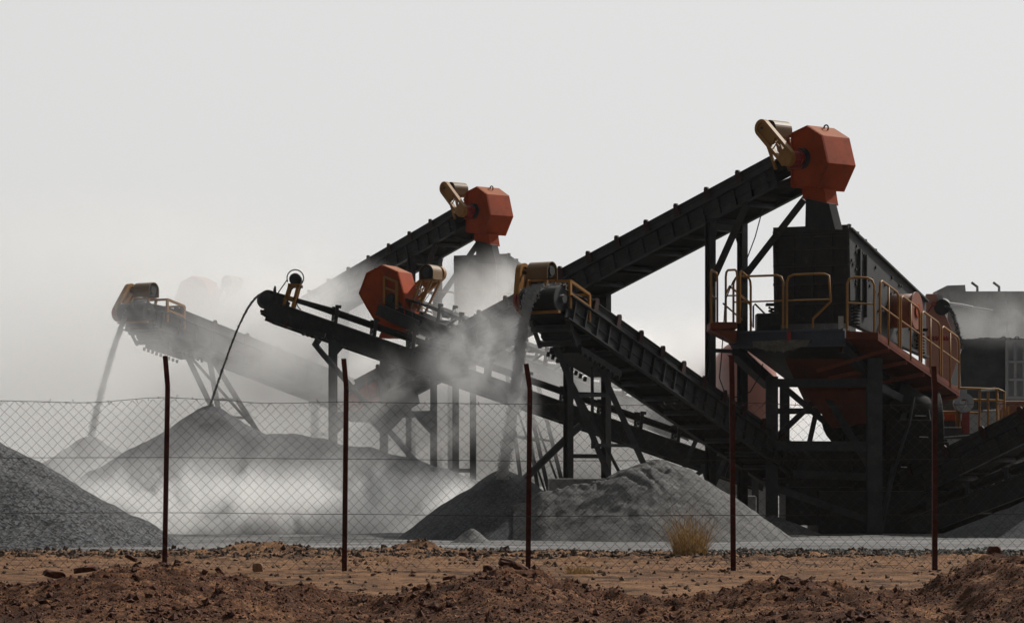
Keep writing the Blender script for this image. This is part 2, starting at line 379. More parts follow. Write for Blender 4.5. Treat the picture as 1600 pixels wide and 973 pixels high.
# ------------------------------------------------------------------ conveyors
class Fr:
    """frame of a conveyor: a runs from head to tail, b to the near side, c up from the belt line"""
    def __init__(s, head, tail):
        s.o = Vector(head); s.u = (Vector(tail)-s.o).normalized(); s.L = (Vector(tail)-s.o).length
        v = Vector((s.u.y, -s.u.x, 0)).normalized()
        if v.y > 0: v = -v
        s.v = v; w = s.u.cross(v)
        if w.z < 0: w = -w
        s.w = w; s.uh = Vector((s.u.x, s.u.y, 0)).normalized()
    def __call__(s, a, b, c): return s.o+s.u*a+s.v*b+s.w*c
def arc(c, x, y, r, a0, a1, n):
    return [c+(x*math.cos(a0+(a1-a0)*i/n)+y*math.sin(a0+(a1-a0)*i/n))*r for i in range(n+1)]
def stadium(c0, c1, r, side, n=10):
    u = (c1-c0).normalized(); w = side.cross(u).normalized()
    return arc(c0, w, -u, r, 0, math.pi, n)+arc(c1, -w, u, r, 0, math.pi, n)

def drive(F, root, w, mpx, guard, k=1.0, box=True, mb_off=0.0, goff=.2, bxr=(.25,.95), bz=.5):
    """motor under an arched cover with its slotted belt guard and gearbox"""
    g = guard
    cb = mb_off
    mp_ = on_plane(mpx[0], mpx[1], F(0, cb-g*.0, 0), F.uh)-F(0, cb, 0); ma, mc = mp_.dot(F.u), mp_.dot(F.w)
    rr = .21*k; ln = .56*k
    c0 = F(ma, cb-g*ln*.5, mc); c1 = F(ma, cb+g*ln*.5, mc)
    # motor
    m = MB(); m.tube(c0+(c1-c0)*.08, c1-(c1-c0)*.1, rr*.72, 20); m.tube(c0, c0+(c1-c0)*.12, rr*.5, 16)
    for i in range(10):
        t = i/10*2*math.pi; d = F.u*math.cos(t)+F.w*math.sin(t)
        m.beam(c0+(c1-c0)*.15+d*rr*.72, c1-(c1-c0)*.2+d*rr*.72, .012, .03, d)
    mo = m.build('motor', M['steel2'], root)
    # arched cover, straight sides going down
    up = Vector((0, 0, 1)); hx = F.uh
    o_ = [c0-up*rr*.9-hx*rr*1.02]+arc(c0, -hx, up, rr*1.02, 0, math.pi, 14)+[c0-up*rr*.9+hx*rr*1.02]
    i_ = [c0-up*rr*.9-hx*rr*.94]+arc(c0, -hx, up, rr*.94, 0, math.pi, 14)+[c0-up*rr*.9+hx*rr*.94]
    cv = MB(); n = len(o_)
    vec = c1-c0
    vs = o_+i_+[p+vec for p in o_]+[p+vec for p in i_]; fs = []
    for i in range(n-1):
        j = i+1; fs += [(i, j, n+j, n+i), (2*n+i, 3*n+i, 3*n+j, 2*n+j), (i, 2*n+i, 2*n+j, j), (n+i, n+j, 3*n+j, 3*n+i)]
    fs += [(0, n, 3*n, 2*n), (n-1, 3*n-1, 4*n-1, 2*n-1)]
    cv.add(vs, fs); cvo = cv.build('motor_cover', M['tan'], root)
    # slotted belt guard from motor down to the pulley shaft
    gc = F(0.06, g*(w/2+goff*k), .02); gm = F(ma, g*(w/2+goff*k), mc)
    t = F.v*(.13*k)
    gd = MB(); out_ = stadium(gm, gc, rr*1.0, F.v); inn = stadium(gm, gc, rr*.62, F.v)
    gd.ring(out_, inn, t)
    d = (gc-gm); wv = F.v.cross(d.normalized()).normalized()
    gd.beam(gm+wv*rr*.12+t*.5, gc+wv*rr*.12+t*.5, .02*k, .012*k, F.v)
    gd.prism(stadium(gm, gm+d*.30, rr*.9, F.v), t*.7)
    for q in (.55, .8): gd.beam(gm+d*q-wv*rr*.7+t*.5, gm+d*q+wv*rr*.7+t*.5, .025*k, .02*k)
    gd.prism(stadium(gc-d.normalized()*.02, gc+d.normalized()*.02, rr*.95, F.v), t*.9)
    gd.build('belt_guard', M['yellow'], root)
    sh = MB(); sh.tube(gm+t, c0 if g > 0 else c1, .03*k, 8)
    sh.tube(gm-t*.4, F(ma, cb, mc), .05*k, 10); sh.build('drive_shaft', M['steel2'], root)
    gb = MB(); gb.tube(F(0, g*(w/2+.02), 0), F(0, g*(w/2+goff*k), 0), .155*k, 16); gb.tube(F(0, g*(w/2+.1*k), 0), F(0, g*(w/2+.16*k), 0), .19*k, 16)
    gb.box(F(.12, g*(w/2+.08), -.06), (.3*k, .18*k, .26*k)); gb.build('gearbox', M['red'], root, bevel=.01)
    # mounting: uprights and base plate
    mt = MB(); zb = -rr*1.05
    mt.box((c0+c1)/2+up*zb, (.001+abs(vec.x)+.1, .001+abs(vec.y)+.1, .04))
    for s_ in (.08, .92):
        for e_ in (-1, 1):
            top = c0+vec*s_+up*zb+hx*e_*rr*.8
            bot = F(ma+e_*.12*k, (cb-g*ln*.5)+g*ln*s_, .0)
            mt.beam(top, bot, .05*k, .07*k, F.v)
    mt.build('motor_mount', M['yellow'], root)
    if box:
        bx = MB(); a0, a1 = ma+bxr[0], ma+bxr[1]; b0, b1 = -w*.5+.03, w*.5+.02; cz = bz*k
        cs = {}
        for a_ in (a0, a1):
            for b_ in (b0, b1):
                q0 = F(a_, b_, .0); q1 = q0+up*cz; cs[(a_, b_)] = q1; bx.beam(q0-up*.1, q1, .055*k, .07*k, F.uh)
        for b_ in (b0, b1):
            bx.beam(cs[(a0, b_)], cs[(a1, b_)], .055*k, .06*k); bx.beam(cs[(a0, b_)]-up*.28*k, cs[(a1, b_)]-up*.28*k, .05*k, .05*k)
        for a_ in (a0, a1): bx.beam(cs[(a_, b0)], cs[(a_, b1)], .055*k, .06*k)
        bx.build('guard_frame', M['yellow'], root)

def pulley(F, root, w, r):
    m = MB(); m.tube(F(0, -w*.46, 0), F(0, w*.46, 0), r, 32); m.tube(F(0, -w*.5-.06, 0), F(0, w*.5+.06, 0), r*.35, 14)
    for b in (-w*.46, w*.46): m.tube(F(0, b-.012, 0), F(0, b+.012, 0), r*1.04, 32)
    m.build('head_pulley', M['steel2'], root)

def belt(F, root, w, r, c=0, troff=.10, tail=True):
    """rubber belt: carries over the head pulley, troughed on top, flat below"""
    m = MB(); n = 30; L = F.L
    bs = [-w*.46, -w*.2, w*.2, w*.46]
    for sgn, cc in ((1, r), (-1, -r)):
        rows = []
        for i in range(n+1):
            a = L*i/n
            tr = troff*min(1, a/.8)
            for b, lift in zip(bs, (1, 0, 0, 1)):
                cc2 = cc+(c if a > .5 else c*a/.5)*(1 if sgn > 0 else 0)+(tr*lift if sgn > 0 else -.02*math.sin(i*2.1))
                rows.append(F(a, b, cc2))
        k = len(rows); t = .018
        vs = rows+[p-F.w*t for p in rows]; fs = []
        for i in range(n):
            for j in range(3):
                a_ = i*4+j; fs += [(a_, a_+1, a_+5, a_+4), (k+a_, k+a_+4, k+a_+5, k+a_+1)]
            fs += [(i*4, i*4+4, k+i*4+4, k+i*4), (i*4+3, k+i*4+3, k+i*4+7, i*4+7)]
        m.add(vs, fs, True)
    q = arc(F(0, -w*.46, 0), F.w, -F.u, r+.012, 0, math.pi, 14); p = arc(F(0, -w*.46, 0), F.w, -F.u, r+.001, 0, math.pi, 14)
    nn = len(q); v = F.v*w*.92
    m.add(q+[x+v for x in q]+p+[x+v for x in p], [(i, i+1, nn+i+1, nn+i) for i in range(nn-1)]+[(2*nn+i, 3*nn+i, 3*nn+i+1, 2*nn+i+1) for i in range(nn-1)], True)
    m.build('belt', M['rubber'], root)

def skirt_conveyor(name, label, head, tail, w, pr=.2, sh=.42, skirt=.27, pitch=.95, a0=.25, belly=.0, group=None, dm=None, liner='steel', skirt_a=0.35):
    F = Fr(head, tail); root = empty(name, F.o*1, label, 'conveyor', group)
    tl = F(F.L, 0, 0); root.location = (tl.x, tl.y, YARD)
    ct = pr*.55; L = F.L
    for s_ in (1, -1):
        m = MB(); b = s_*w/2
        m.beam(F(a0, b, ct-sh/2), F(L, b, ct-sh/2), .02, sh, F.w)
        m.beam(F(a0, b+s_*.045, ct-.01), F(L, b+s_*.045, ct-.01), .11, .025, F.w)
        m.beam(F(a0, b+s_*.045, ct-sh+.01), F(L, b+s_*.045, ct-sh+.01), .11, .025, F.w)
        m.beam(F(a0, b+s_*.02, ct-sh*.5), F(L, b+s_*.02, ct-sh*.5), .03, .03, F.w)
        a = a0+.2
        while a < L:
            m.beam(F(a, b+s_*.04, ct-sh+.03), F(a, b+s_*.04, ct-.03), .06 if True else 0, .03, F.u); a += pitch/2
        m.build('stringer', M['steel'], root)
        m = MB(); m.beam(F(skirt_a, b-s_*.09, ct+skirt/2), F(L*.99, b-s_*.09, ct+skirt/2), .018, skirt, F.w)
        m.beam(F(skirt_a, b-s_*.075, ct+skirt), F(L*.99, b-s_*.075, ct+skirt), .05, .02, F.w)
        m.build('skirt_board', M['steel'], root)
    a = a0+.5
    while a < L:
        m = MB(); m.beam(F(a, -w/2, ct-sh*.9), F(a, w/2, ct-sh*.9), .08, .08, F.w); m.build('cross_member', M['under'], root)
        a += pitch*1.6
    m = MB(); m.beam(F(a0+.9, 0, ct-sh*.8), F(L-.1, 0, ct-sh*.8), w-.03, .02, F.w); m.build('shade_pan', M['under'], root)  # added dark plate standing in for the shade under the belt
    a = a0+1.0
    while a < L-.3:
        for s_ in (-1, 1):
            m = MB(); b = s_*(w/2-.03)
            m.prism([F(a-.07, b-.03*s_, ct), F(a+.07, b-.03*s_, ct), F(a+.055, b-.03*s_, ct+skirt+.03), F(a+.02, b-.03*s_, ct+skirt+.075), F(a-.045, b-.03*s_, ct+skirt+.055), F(a-.07, b-.03*s_, ct+skirt)], F.v*.05*s_)
            it = m.build('idler_bracket', M['idler'], root)
        m = MB(); m.tube(F(a, -w*.45, -pr-.09), F(a, w*.45, -pr-.09), .05, 12); m.build('return_roller', M['steel2'], it)
        a += pitch
    pulley(F, root, w*.94, pr); belt(F, root, w*.9, pr)
    return F, root

def open_conveyor(name, label, head, tail, w, pr=.18, sh=.4, lift=.2, pitch=.9, group=None, lattice=False):
    F = Fr(head, tail); tl = F(F.L, 0, 0); root = empty(name, (tl.x, tl.y, YARD), label, 'conveyor', group)
    ct = -.02; L = F.L
    for s_ in (1, -1):
        b = s_*w/2; m = MB()
        m.beam(F(.12, b, ct-sh/2), F(L, b, ct-sh/2), .02, sh, F.w)
        m.beam(F(.3, b+s_*.035, ct), F(L, b+s_*.035, ct), .09, .02, F.w); m.beam(F(.3, b+s_*.035, ct-sh), F(L, b+s_*.035, ct-sh), .09, .02, F.w)
        a = .9
        while a < L: m.beam(F(a, b+s_*.03, ct-sh+.02), F(a, b+s_*.03, ct-.02), .05, .03, F.u); a += 2.6
        m.prism([F(-.02, b-.03*s_, ct-sh*.75), F(.5, b-.03*s_, ct-sh*.98), F(.5, b-.03*s_, ct+.1), F(.15, b-.03*s_, ct+.16)], F.v*.05*s_)
        m.build('stringer', M['steel'], root)
    a = .7
    while a < L: m = MB(); m.beam(F(a, -w/2, ct-sh*.9), F(a, w/2, ct-sh*.9), .08, .08, F.w); m.build('cross_member', M['steel'], root); a += 1.3
    a = 1.6
    while a < L-.2:
        m = MB()
        for s_ in (1, -1):
            m.beam(F(a+.02, s_*(w/2-.01), ct), F(a-.06, s_*(w/2+.01), lift+pr*.35+.07), .05, .075, F.u)
            m.beam(F(a-.11, s_*(w/2+.02), lift+pr*.35+.08), F(a+.02, s_*(w/2+.02), lift+pr*.35+.11), .05, .07, F.w)
            if lattice: m.beam(F(a+.3, s_*w*.45, ct), F(a+.52, s_*w*.45, lift+.03), .04, .05, F.w); m.beam(F(a+.72, s_*w*.45, ct), F(a+.55, s_*w*.45, lift+.03), .04, .05, F.w)
        m.beam(F(a, -w/2, ct+.04), F(a, w/2, ct+.04), .06, .06, F.w)
        it = m.build('idler_bracket', M['steel'], root)
        m = MB(); m.tube(F(a, -w*.18, lift*.55+.02), F(a, w*.18, lift*.55+.02), .05, 10)
        for s_ in (1, -1): m.tube(F(a, s_*w*.19, lift*.55+.02), F(a, s_*w*.44, lift+.07), .05, 10)
        m.build('roller', M['steel2'], it)
        a += pitch
    # belt whose upper run is held well above the frame
    m = MB(); n = 26; bs = [-w*.47, -w*.2, w*.2, w*.47]; rows = []
    for i in range(n+1):
        a = L*i/n; e_ = min(1, a/1.4)
        for b, lf in zip(bs, (1, 0, 0, 1)): rows.append(F(a, b, pr+(lift*.45-pr+.10)*e_+.10*lf*e_))
    k = len(rows); t = .02; vs = rows+[p-F.w*(t+.04*(j % 4 in (0, 3))) for j, p in enumerate(rows)]; fs = []
    for i in range(n):
        for j in range(3): a_ = i*4+j; fs += [(a_, a_+1, a_+5, a_+4), (k+a_, k+a_+4, k+a_+5, k+a_+1)]
        fs += [(i*4, i*4+4, k+i*4+4, k+i*4), (i*4+3, k+i*4+3, k+i*4+7, i*4+7)]
    m.add(vs, fs)
    m.beam(F(0, 0, -pr), F(L, 0, -pr-.05), w*.9, .015, F.w)
    q = arc(F(0, -w*.46, 0), F.w, -F.u, pr+.012, 0, math.pi, 14); nn = len(q); v = F.v*w*.92
    m.add(q+[x+v for x in q], [(i, i+1, nn+i+1, nn+i) for i in range(nn-1)], True)
    m.build('belt', M['rubber'], root)
    pulley(F, root, w*.94, pr)
    return F, root

def hood(F, root, pts, width, chute=None, b_near=None, eye=True, matn='orange', plate=None):
    """orange housing over the head pulley: many-sided side plates joined by flat panels"""
    b_near = width/2 if b_near is None else b_near
    p0 = F(0, b_near, 0); near = [on_plane(x, y, p0, F.uh) for x, y in pts]
    m = MB(); m.prism(near, -F.v*width); h = m.build('hood', M[matn], root, bevel=.012)
    m = MB(); n_ = len(near)
    for s_ in (0,):
        of = F.v*.012-F.v*(width+.024)*s_
        for i in range(n_):
            a, b = near[i], near[(i+1) % n_]; c_ = sum(near, Vector())/n_
            a2, b2 = a.lerp(c_, .045)+of, b.lerp(c_, .045)+of; m.beam(a2, b2, .02, .03, F.v.cross((b-a).normalized()))
    for i in range(n_):
        a, b = near[i], near[(i+1) % n_]; k_ = max(2, int((b-a).length/.12))
        for j in range(k_): q = a.lerp(b, (j+.5)/k_).lerp(c_, .045)+F.v*.02; m.tube(q, q+F.v*.015, .012, 6)
    m.build('flange', M[matn], h)
    if plate:
        m = MB(); c = on_plane(plate[0], plate[1], p0, F.uh)
        m.tube(c-F.v*.02, c+F.v*.035, plate[2], 24); m.tube(c+F.v*.03, c+F.v*.08, plate[2]*.6, 20); m.build('shaft_seal', M['steel'], h)
    if eye:
        ap = max(near, key=lambda p: p.z); nx_ = near[(near.index(ap)+1) % len(near)]
        ap = ap.lerp(nx_, .35)-F.v*width*.5+Vector((0, 0, -.01)); m = MB()
        pts_ = arc(ap+Vector((0, 0, .05)), F.uh, Vector((0, 0, 1)), .06, -.9, math.pi+.9, 12); m.path(pts_, .016, 6); m.build('lifting_eye', M['rust'], h)
    if chute:
        (x0, y0), (x1, y1), (x2, y2), (x3, y3), dep = chute
        q = [on_plane(*t_, p0-F.v*width*.12, F.uh) for t_ in ((x0, y0), (x1, y1), (x2, y2), (x3, y3))]
        m = MB(); v = -F.v*dep
        ins = [(a_-sum(q, Vector())/4)*.93+sum(q, Vector())/4 for a_ in q]
        m.prism(q, v); m.beam(q[0]+v*.5, q[1]+v*.5, .02+dep*1.1, .04); m.build('chute', M[matn], root)
    return h

HW = 'head_conveyor'
# ---- A: the long conveyor rising to the right hand hood
A_head = P(1276, 250, 62); A_tail = P(572, 622, 73)
FA, conA = skirt_conveyor('inclined_conveyor', 'long dark conveyor climbing to the tall orange hood at upper right', A_head, A_tail, .92, belly=1, group='inclined belt conveyors', a0=.78, skirt_a=.85)
near_pts = [(1237,207),(1261,195.5),(1285,211),(1295,255),(1277,296),(1236,293)]
hood(FA, conA, near_pts, .80, chute=((1252,293),(1288,296),(1292,320),(1255,311), .34), plate=(1252,241,.12))
drive(FA, conA, .86, (1215,203), 1, k=.85, box=False, mb_off=.36, goff=.36)
m = MB()
for dz in (0, -.16): m.beam(on_plane(1228, 213, FA(0, .2, 0), FA.uh)+Vector((0, 0, dz)), on_plane(1245, 213, FA(0, .2, 0), FA.uh)+Vector((0, 0, dz)), .04, .05)

for x_ in (1231, 1238): m.beam(on_plane(x_, 238, FA(0, .2, 0), FA.uh), on_plane(x_, 212, FA(0, .2, 0), FA.uh), .04, .05, FA.uh)
m.build('motor_bracket', M['orange'], conA)
m = MB(); v_ = on_plane(1309, 271, FA(-.6, .4, 0), FA.v)
m = MB(); q = [on_plane(x, y, FA(0, .33, 0), FA.uh) for x, y in ((1259,310),(1295,318),(1305,358),(1258,356))]
m.prism(q, -FA.v*.22); m.build('rubber_sleeve', M['rubber'], conA)

def portal(F, root, xn, ybase, xf, top_c=-.3, wd=.16, gus=.45, bn=None, yb2=None):
    """pair of columns either side of the belt with a haunched cross beam"""
    w2 = .52
    pn = on_plane(xn, 500, F(0, w2, 0), F.uh); pf = on_plane(xf, 500, F(0, -w2, 0), F.uh)
    res = []
    for p, s_ in ((pn, 1), (pf, -1)):
        a = (Vector((p.x, p.y, 0))-Vector((F.o.x, F.o.y, 0))).dot(F.uh)/(F.u.dot(F.uh))
        top = F(a, s_*w2, top_c); top.x, top.y = p.x, p.y
        m = MB(); m.ibeam((p.x, p.y, YARD-.05), top, wd, wd, F.uh)
        m.box((p.x, p.y, YARD+.03), (.4, .4, .06))
        for k_ in range(9): m.box((p.x-.0, p.y-wd/2-.004, top.z-.5-k_*.17), (.03, .01, .03))
        m.build('column', M['steel'], root); res.append(top)
    a, b = res; zc = min(a.z, b.z)-.1; a2 = Vector((a.x, a.y, zc)); b2 = Vector((b.x, b.y, zc))
    m = MB(); m.ibeam(a2, b2, wd, wd*1.2)
    d = (b2-a2).normalized(); up = Vector((0, 0, 1))
    for e_, s_ in ((a2, 1), (b2, -1)):
        m.prism([e_+d*s_*wd*.4, e_+d*s_*(wd*.4+gus*.5), e_+d*s_*wd*.4-up*gus], F.uh*.04)
    m.build('cross_beam', M['steel'], root)
    return res
tA = portal(FA, conA, 1110, 0, 1160)
tB = portal(FA, conA, 888, 0, 947)
def strut(root, p0, p1, w=.13, h=.13, m_='steel', ib=True, name='brace'):
    m = MB(); (m.ibeam if ib else m.beam)(p0, p1, w, h, (0, 1, 0)); return m.build(name, M[m_], root)
col1n = tA[0]; col1f = tA[1]
strut(conA, Vector((col1n.x, col1n.y, P(0,446,col1n.y).z)), FA(1.65, .5, -.35), .14, .2)
strut(conA, Vector((col1f.x, col1f.y, P(0,436,col1f.y).z)), FA(.95, -.5, -.42), .14, .2)
for z_ in (547, 660): strut(conA, Vector((col1n.x, col1n.y, P(0,z_,col1n.y).z)), Vector((col1f.x, col1f.y, P(0,z_,col1n.y).z)), .08, .08, ib=False)
for z_ in (615, 712): strut(conA, Vector((tB[0].x, tB[0].y, P(0,z_,tB[0].y).z)), Vector((tB[1].x, tB[1].y, P(0,z_,tB[0].y).z)), .09, .09, ib=False)
# feed box at the tail
m = MB(); tA_ = FA.L
q = [FA(tA_+.15, .5, -.55), FA(tA_-1.3, .5, -.55), FA(tA_-1.3, .5, .2), FA(tA_+.15, .5, .2)]
m.prism(q, -FA.v*1.0); m.build('feed_box', M['steel'], conA)
m = MB(); m.prism([FA(tA_+.1, .53, -.42), FA(tA_-1.1, .53, -.42), FA(tA_-1.1, .53, .04), FA(tA_+.1, .53, .04)], FA.v*.03)
for a_ in (.0, .4, .8): m.beam(FA(tA_-a_, .57, -.45), FA(tA_-a_, .57, .1), .05, .05, FA.u)
m.build('side_panel', M['orange'], conA)
# cable hanging from the head
m = MB(); cpts = [(1192,325),(1180,370),(1165,410),(1145,440),(1133,470),(1130,520),(1127,560),(1124,590),(1133,615),(1150,620),(1172,612),(1188,585),(1192,568)]
m.path([P(x, y, 62.2) for x, y in cpts], .012, 5); m.build('power_cable', M['rope'], conA)

# ---- E: its twin in the haze
OFF = Vector((-7.07, 21, .62))
conE = copy_tree(conA); conE.location = conA.location+OFF+Vector((.2, 0, .25))
tag(conE, 'hazy conveyor climbing to the mid orange hood above the pale screen box')

# ---- B: near conveyor that throws the thick stream
B_head = P(849, 468, 57); B_tail = P(1300, 782, 66.5)
FB, conB = skirt_conveyor('discharge_conveyor', 'ribbed dark conveyor in front, throwing the thick stone stream at centre', B_head, B_tail, .88, pr=.23, sh=.46, skirt=.26, pitch=.85, group='inclined belt conveyors', skirt_a=1.0, a0=.15)
drive(FB, conB, .88, (847,424), -1, k=.82, mb_off=-.12)
def underside(F, root, w, k=1):
    m = MB()
    m.prism([F(.5, w/2-.12, -.30), F(1.0, w/2-.12, -.38), F(1.0, w/2-.12, -.52), F(.85, w/2-.12, -.60), F(.6, w/2-.12, -.52)], -F.v*(w-.24))
    m.tube(F(.45, -w*.5, -.40), F(.45, w*.5, -.40), .07, 12); m.tube(F(.72, -w*.48, -.60), F(.72, w*.48, -.60), .06, 12)
    m.beam(F(.3, w*.45, -.3), F(.75, w*.45, -.66), .05, .07, F.v); m.beam(F(.3, -w*.45, -.3), F(.75, -w*.45, -.66), .05, .07, F.v)
    m.build('belt_scraper', M['steel'], root)
    m = MB(); m.beam(F(-.05, -w*.5, -.27), F(-.05, w*.5, -.27), .07, .05); m.build('scraper_bar', M['yellow'], root)
    m = MB(); m.beam(F(1.0, 0, -.62), F(2.5, 0, -.56), w*.8, .12, F.w)
    for i in range(9):
        for s_ in (1, -1): m.tube(F(1.0+i*.17, s_*w*.42, -.66), F(1.0+i*.17, s_*w*.42, -.74), .035, 8)
    m.build('hinge_plate', M['steel'], root)
underside(FB, conB, .88)
def trestle(root, legs, bars, w=.10, m_='steel2'):
    for p0, p1 in legs: strut(root, p0, p1, w, w, m_, name='leg')
    for p0, p1 in bars: strut(root, p0, p1, w*.55, w*.55, m_, ib=False)
def trestle_for(F, root, a, spread, w, drop=-.5, zbase=YARD, k=1, lean=.6, m_='steel2'):
    """splayed four legged trestle with rungs and crossed braces on the near and far side"""
    w2 = w/2
    for s_ in (1, -1):
        t0 = F(a, s_*w2, drop); t1 = F(a+spread*.55, s_*w2, drop)
        b0 = t0+F.uh*(lean)+F.v*s_*.1; b1 = t1+F.uh*(lean+spread*.4)+F.v*s_*.1; b0.z = b1.z = zbase
        trestle(root, [(t0, b0), (t1, b1)], [(t0.lerp(b0, .06), t1.lerp(b1, .02)), (t0.lerp(b0, .42), t1.lerp(b1, .42)), (t0.lerp(b0, .78), t1.lerp(b1, .78)), (t0.lerp(b0, .08), t1.lerp(b1, .95)), ], .10*k, m_)
    for f in (.42, .78):
        trestle(root, [], [(F(a, w2, drop).lerp(Vector((F(a, w2, drop)+F.uh*lean+F.v*.1).to_tuple()[:2]+(zbase,)), f), F(a, -w2, drop).lerp(Vector((F(a, -w2, drop)+F.uh*lean-F.v*.1).to_tuple()[:2]+(zbase,)), f))], .1*k, m_)
pb = lambda x, y, D: P(x, y, D)
def gz(p): p = Vector(p); p.z = YARD-.03; return p
tn = [(pb(868,540,57.6), pb(955,752,58.4)), (pb(924,546,58.2), pb(1012,738,59.0))]
tf = [(pb(866,536,58.6), gz(pb(900,760,59.6))), (pb(908,560,59.2), gz(pb(960,760,60.4)))]
trestle(conB, [(a, a+(b-a)*((a.z-YARD)/(a.z-b.z))) for a, b in tn], [(pb(877,545,57.6), pb(925,548,58.2)), (pb(900,618,57.9), pb(953,617,58.5)), (pb(930,695,58.1), pb(992,696,58.7)), (pb(870,552,57.7), pb(968,738,58.8)), (pb(925,550,58.3), pb(926,700,58.6))], .11)

# ---- C: slender conveyor with the thin string
C_head = P(417, 468, 69.5); C_tail = P(1195, 738, 71.5)
FC, conC = open_conveyor('slender_conveyor', 'slender dark conveyor across the middle with its belt raised on brackets', C_head, C_tail, .62, pr=.19, sh=.42, lift=.19, pitch=.93, group='open belt conveyors')
# small motor on a yellow stand
m = MB(); c0 = P(461, 436, 69.3); m.tube(c0, c0+Vector((0, .5, 0)), .135, 24); m.tube(c0-Vector((0, .05, 0)), c0, .10, 20); m.tube(c0-Vector((0, .08, 0)), c0-Vector((0, .05, 0)), .05, 12)
m.box(c0+Vector((0, .25, -.15)), (.3, .4, .05)); mo = m.build('motor', M['steel'], conC)
m = MB()
for s_ in (0, .45):
    for (x0, y0), (x1, y1) in (((453,445),(443,478)), ((466,446),(457,481)), ((450,445),(469,446)), ((447,464),(461,467))): m.beam(P(x0, y0, 69.25)+Vector((0, s_, 0)), P(x1, y1, 69.25)+Vector((0, s_, 0)), .07, .09, (0, 1, 0))
m.beam(P(460,445,69.25), P(460,445,69.25)+Vector((0,.45,0)), .3, .04)
m.build('motor_stand', M['yellow'], conC)
m = MB(); m.path(arc(c0+Vector((0, .1, .03)), Vector((1, 0, 0)), Vector((0, 0, 1)), .19, -.9, 3.6, 14), .014, 5); m.path([c0+Vector((-.18, .1, 0)), P(434,458,69.4)], .014, 5); m.path([P(458,450,69.3), P(446,462,69.3)], .012, 5)
m.path([P(462,470,69.3), P(466,480,69.3), P(470,484,69.3)], .012, 5); m.build('drive_belt', M['rope'], conC)
m = MB(); m.prism([P(425,472,69.2), P(433,473,69.2), P(431,447,69.2), P(429,446,69.2), P(427,452,69.2)], (0, .04, 0)); m.build('pulley_bracket', M['steel'], conC)
m = MB(); m.beam(P(407,486,69.4), P(416,487,69.4), .2, .06); m.tube(P(446,505,69.3), P(450,511,69.3), .07, 10); m.beam(P(438,500,69.3), P(449,508,69.3), .08, .12, (0,1,0)); m.beam(P(425,497,69.3), P(422,505,69.3), .02, .02); m.build('belt_scraper', M['rust'], conC)
m = MB(); q0, q1 = P(474,520,69.1), P(508,529,69.1); m.beam(q0-Vector((0,0,-.06)), q1-Vector((0,0,-.06)), .3, .12)
for t_ in (0, .2, .4, .75, .98): m.tube(q0.lerp(q1, t_)-Vector((0, .04, 0.02)), q0.lerp(q1, t_)+Vector((0, .04, -.02)), .045, 8)
m.build('hinge_plate', M['steel'], conC)
for s_ in (0, .62):
    o = Vector((0, s_, 0))
    strut(conC, P(519,531,69.2)+o, gz(P(519,760,69.2)+o), .16, .16, 'steel2', name='column')
    m = MB(); m.prism([P(513,531,69.1)+o, P(535,536,69.1)+o, P(534,541,69.1)+o, P(524,552,69.1)+o, P(519,560,69.1)+o, P(513,560,69.1)+o], (0, .06, 0)); m.build('gusset', M['steel2'], conC)
    strut(conC, P(599,560,69.4)+o, gz(P(599,760,69.4)+o), .16, .16, 'steel2', name='column')
    strut(conC, P(677,585,69.6)+o, gz(P(677,760,69.6)+o), .14, .14, 'steel2', name='column')
    strut(conC, P(519,648,69.2)+o, P(677,646,69.6)+o, .13, .13, 'steel2', name='cross_beam')
    for x, s2 in ((519,1),(599,-1),(599,1),(677,-1)):
        m = MB(); m.prism([P(x,650,69.25)+o, P(x+s2*28,650,69.25)+o, P(x+s2*26,655,69.25)+o, P(x+s2*10,672,69.25)+o, P(x,682,69.25)+o], (0, .05, 0))
        m.build('gusset', M['steel2'], conC)
m = MB(); m.path([P(500,536,69), P(493,531,69), P(491,536,69), P(502,550,69), P(690,768,69)], .065, 10); m.build('tube_brace', M['steel2'], conC)
m = MB(); m.path([P(908,664,69.6), P(893,677,69.6), P(826,742,69.6), P(800,765,69.6)], .085, 10); m.build('tube_brace', M['steel2'], conC)
for (a, b) in (((1088,686),(1066,738)), ((1107,700),(1109,770)), ((1140,700),(1108,775)), ((1098,735),(1075,750)), ((1098,725),(1108,765))):
    strut(conC, P(*a, 70.6), P(*b, 70.6), .1, .1, 'steel2')
strut(conC, P(712,598,69.9), gz(P(712,760,69.9)), .15, .15, 'steel2', name='column')
strut(conC, P(1180,735,71), gz(P(1180,760,71)), .15, .15, 'steel2', name='column')
strut(conC, P(1110,720,70.6), gz(P(1110,760,70.6)), .15, .15, 'steel2', name='column')

# ---- D: conveyor behind with the many sided hood facing left
D_head = P(613, 470, 79); D_tail = P(1075, 660, 75.5)
FD, conD = open_conveyor('hooded_conveyor', 'dark conveyor behind the crossing, with an eight sided orange hood at its left end', D_head, D_tail, .80, pr=.2, sh=.44, lift=.26, pitch=.64, group='open belt conveyors', lattice=True)
hood(FD, conD, [(572,426),(597,413),(622,424),(632,460),(636,511),(594,516),(572,480),(560,458)], .78, chute=((598,512),(637,512),(634,528),(591,528), .5), b_near=.40, eye=False, plate=(612,467,.14))
drive(FD, conD, .86, (673,426), -1, k=.95, mb_off=-.1, bxr=(-.72,-.34), bz=.62)
m = MB(); m.beam(FD(-.05, .5, -.28), FD(1.2, .5, -.3), .1, .3, FD.w); m.beam(FD(1.1, .52, -.3), FD(2.2, .5, -.52), .1, .08, FD.w); m.build('bearing_mount', M['steel'], conD)
for a_, s_, wd in ((.95, .45, .14), (1.75, -.45, .14)):
    p = FD(a_, s_, -.5); strut(conD, p, gz(p), wd, wd, 'steel2', name='column')
p, q = FD(.95,.45,-1.0), FD(1.75,-.45,-1.0); q.z = p.z; strut(conD, p, q, .08, .08, 'steel2')
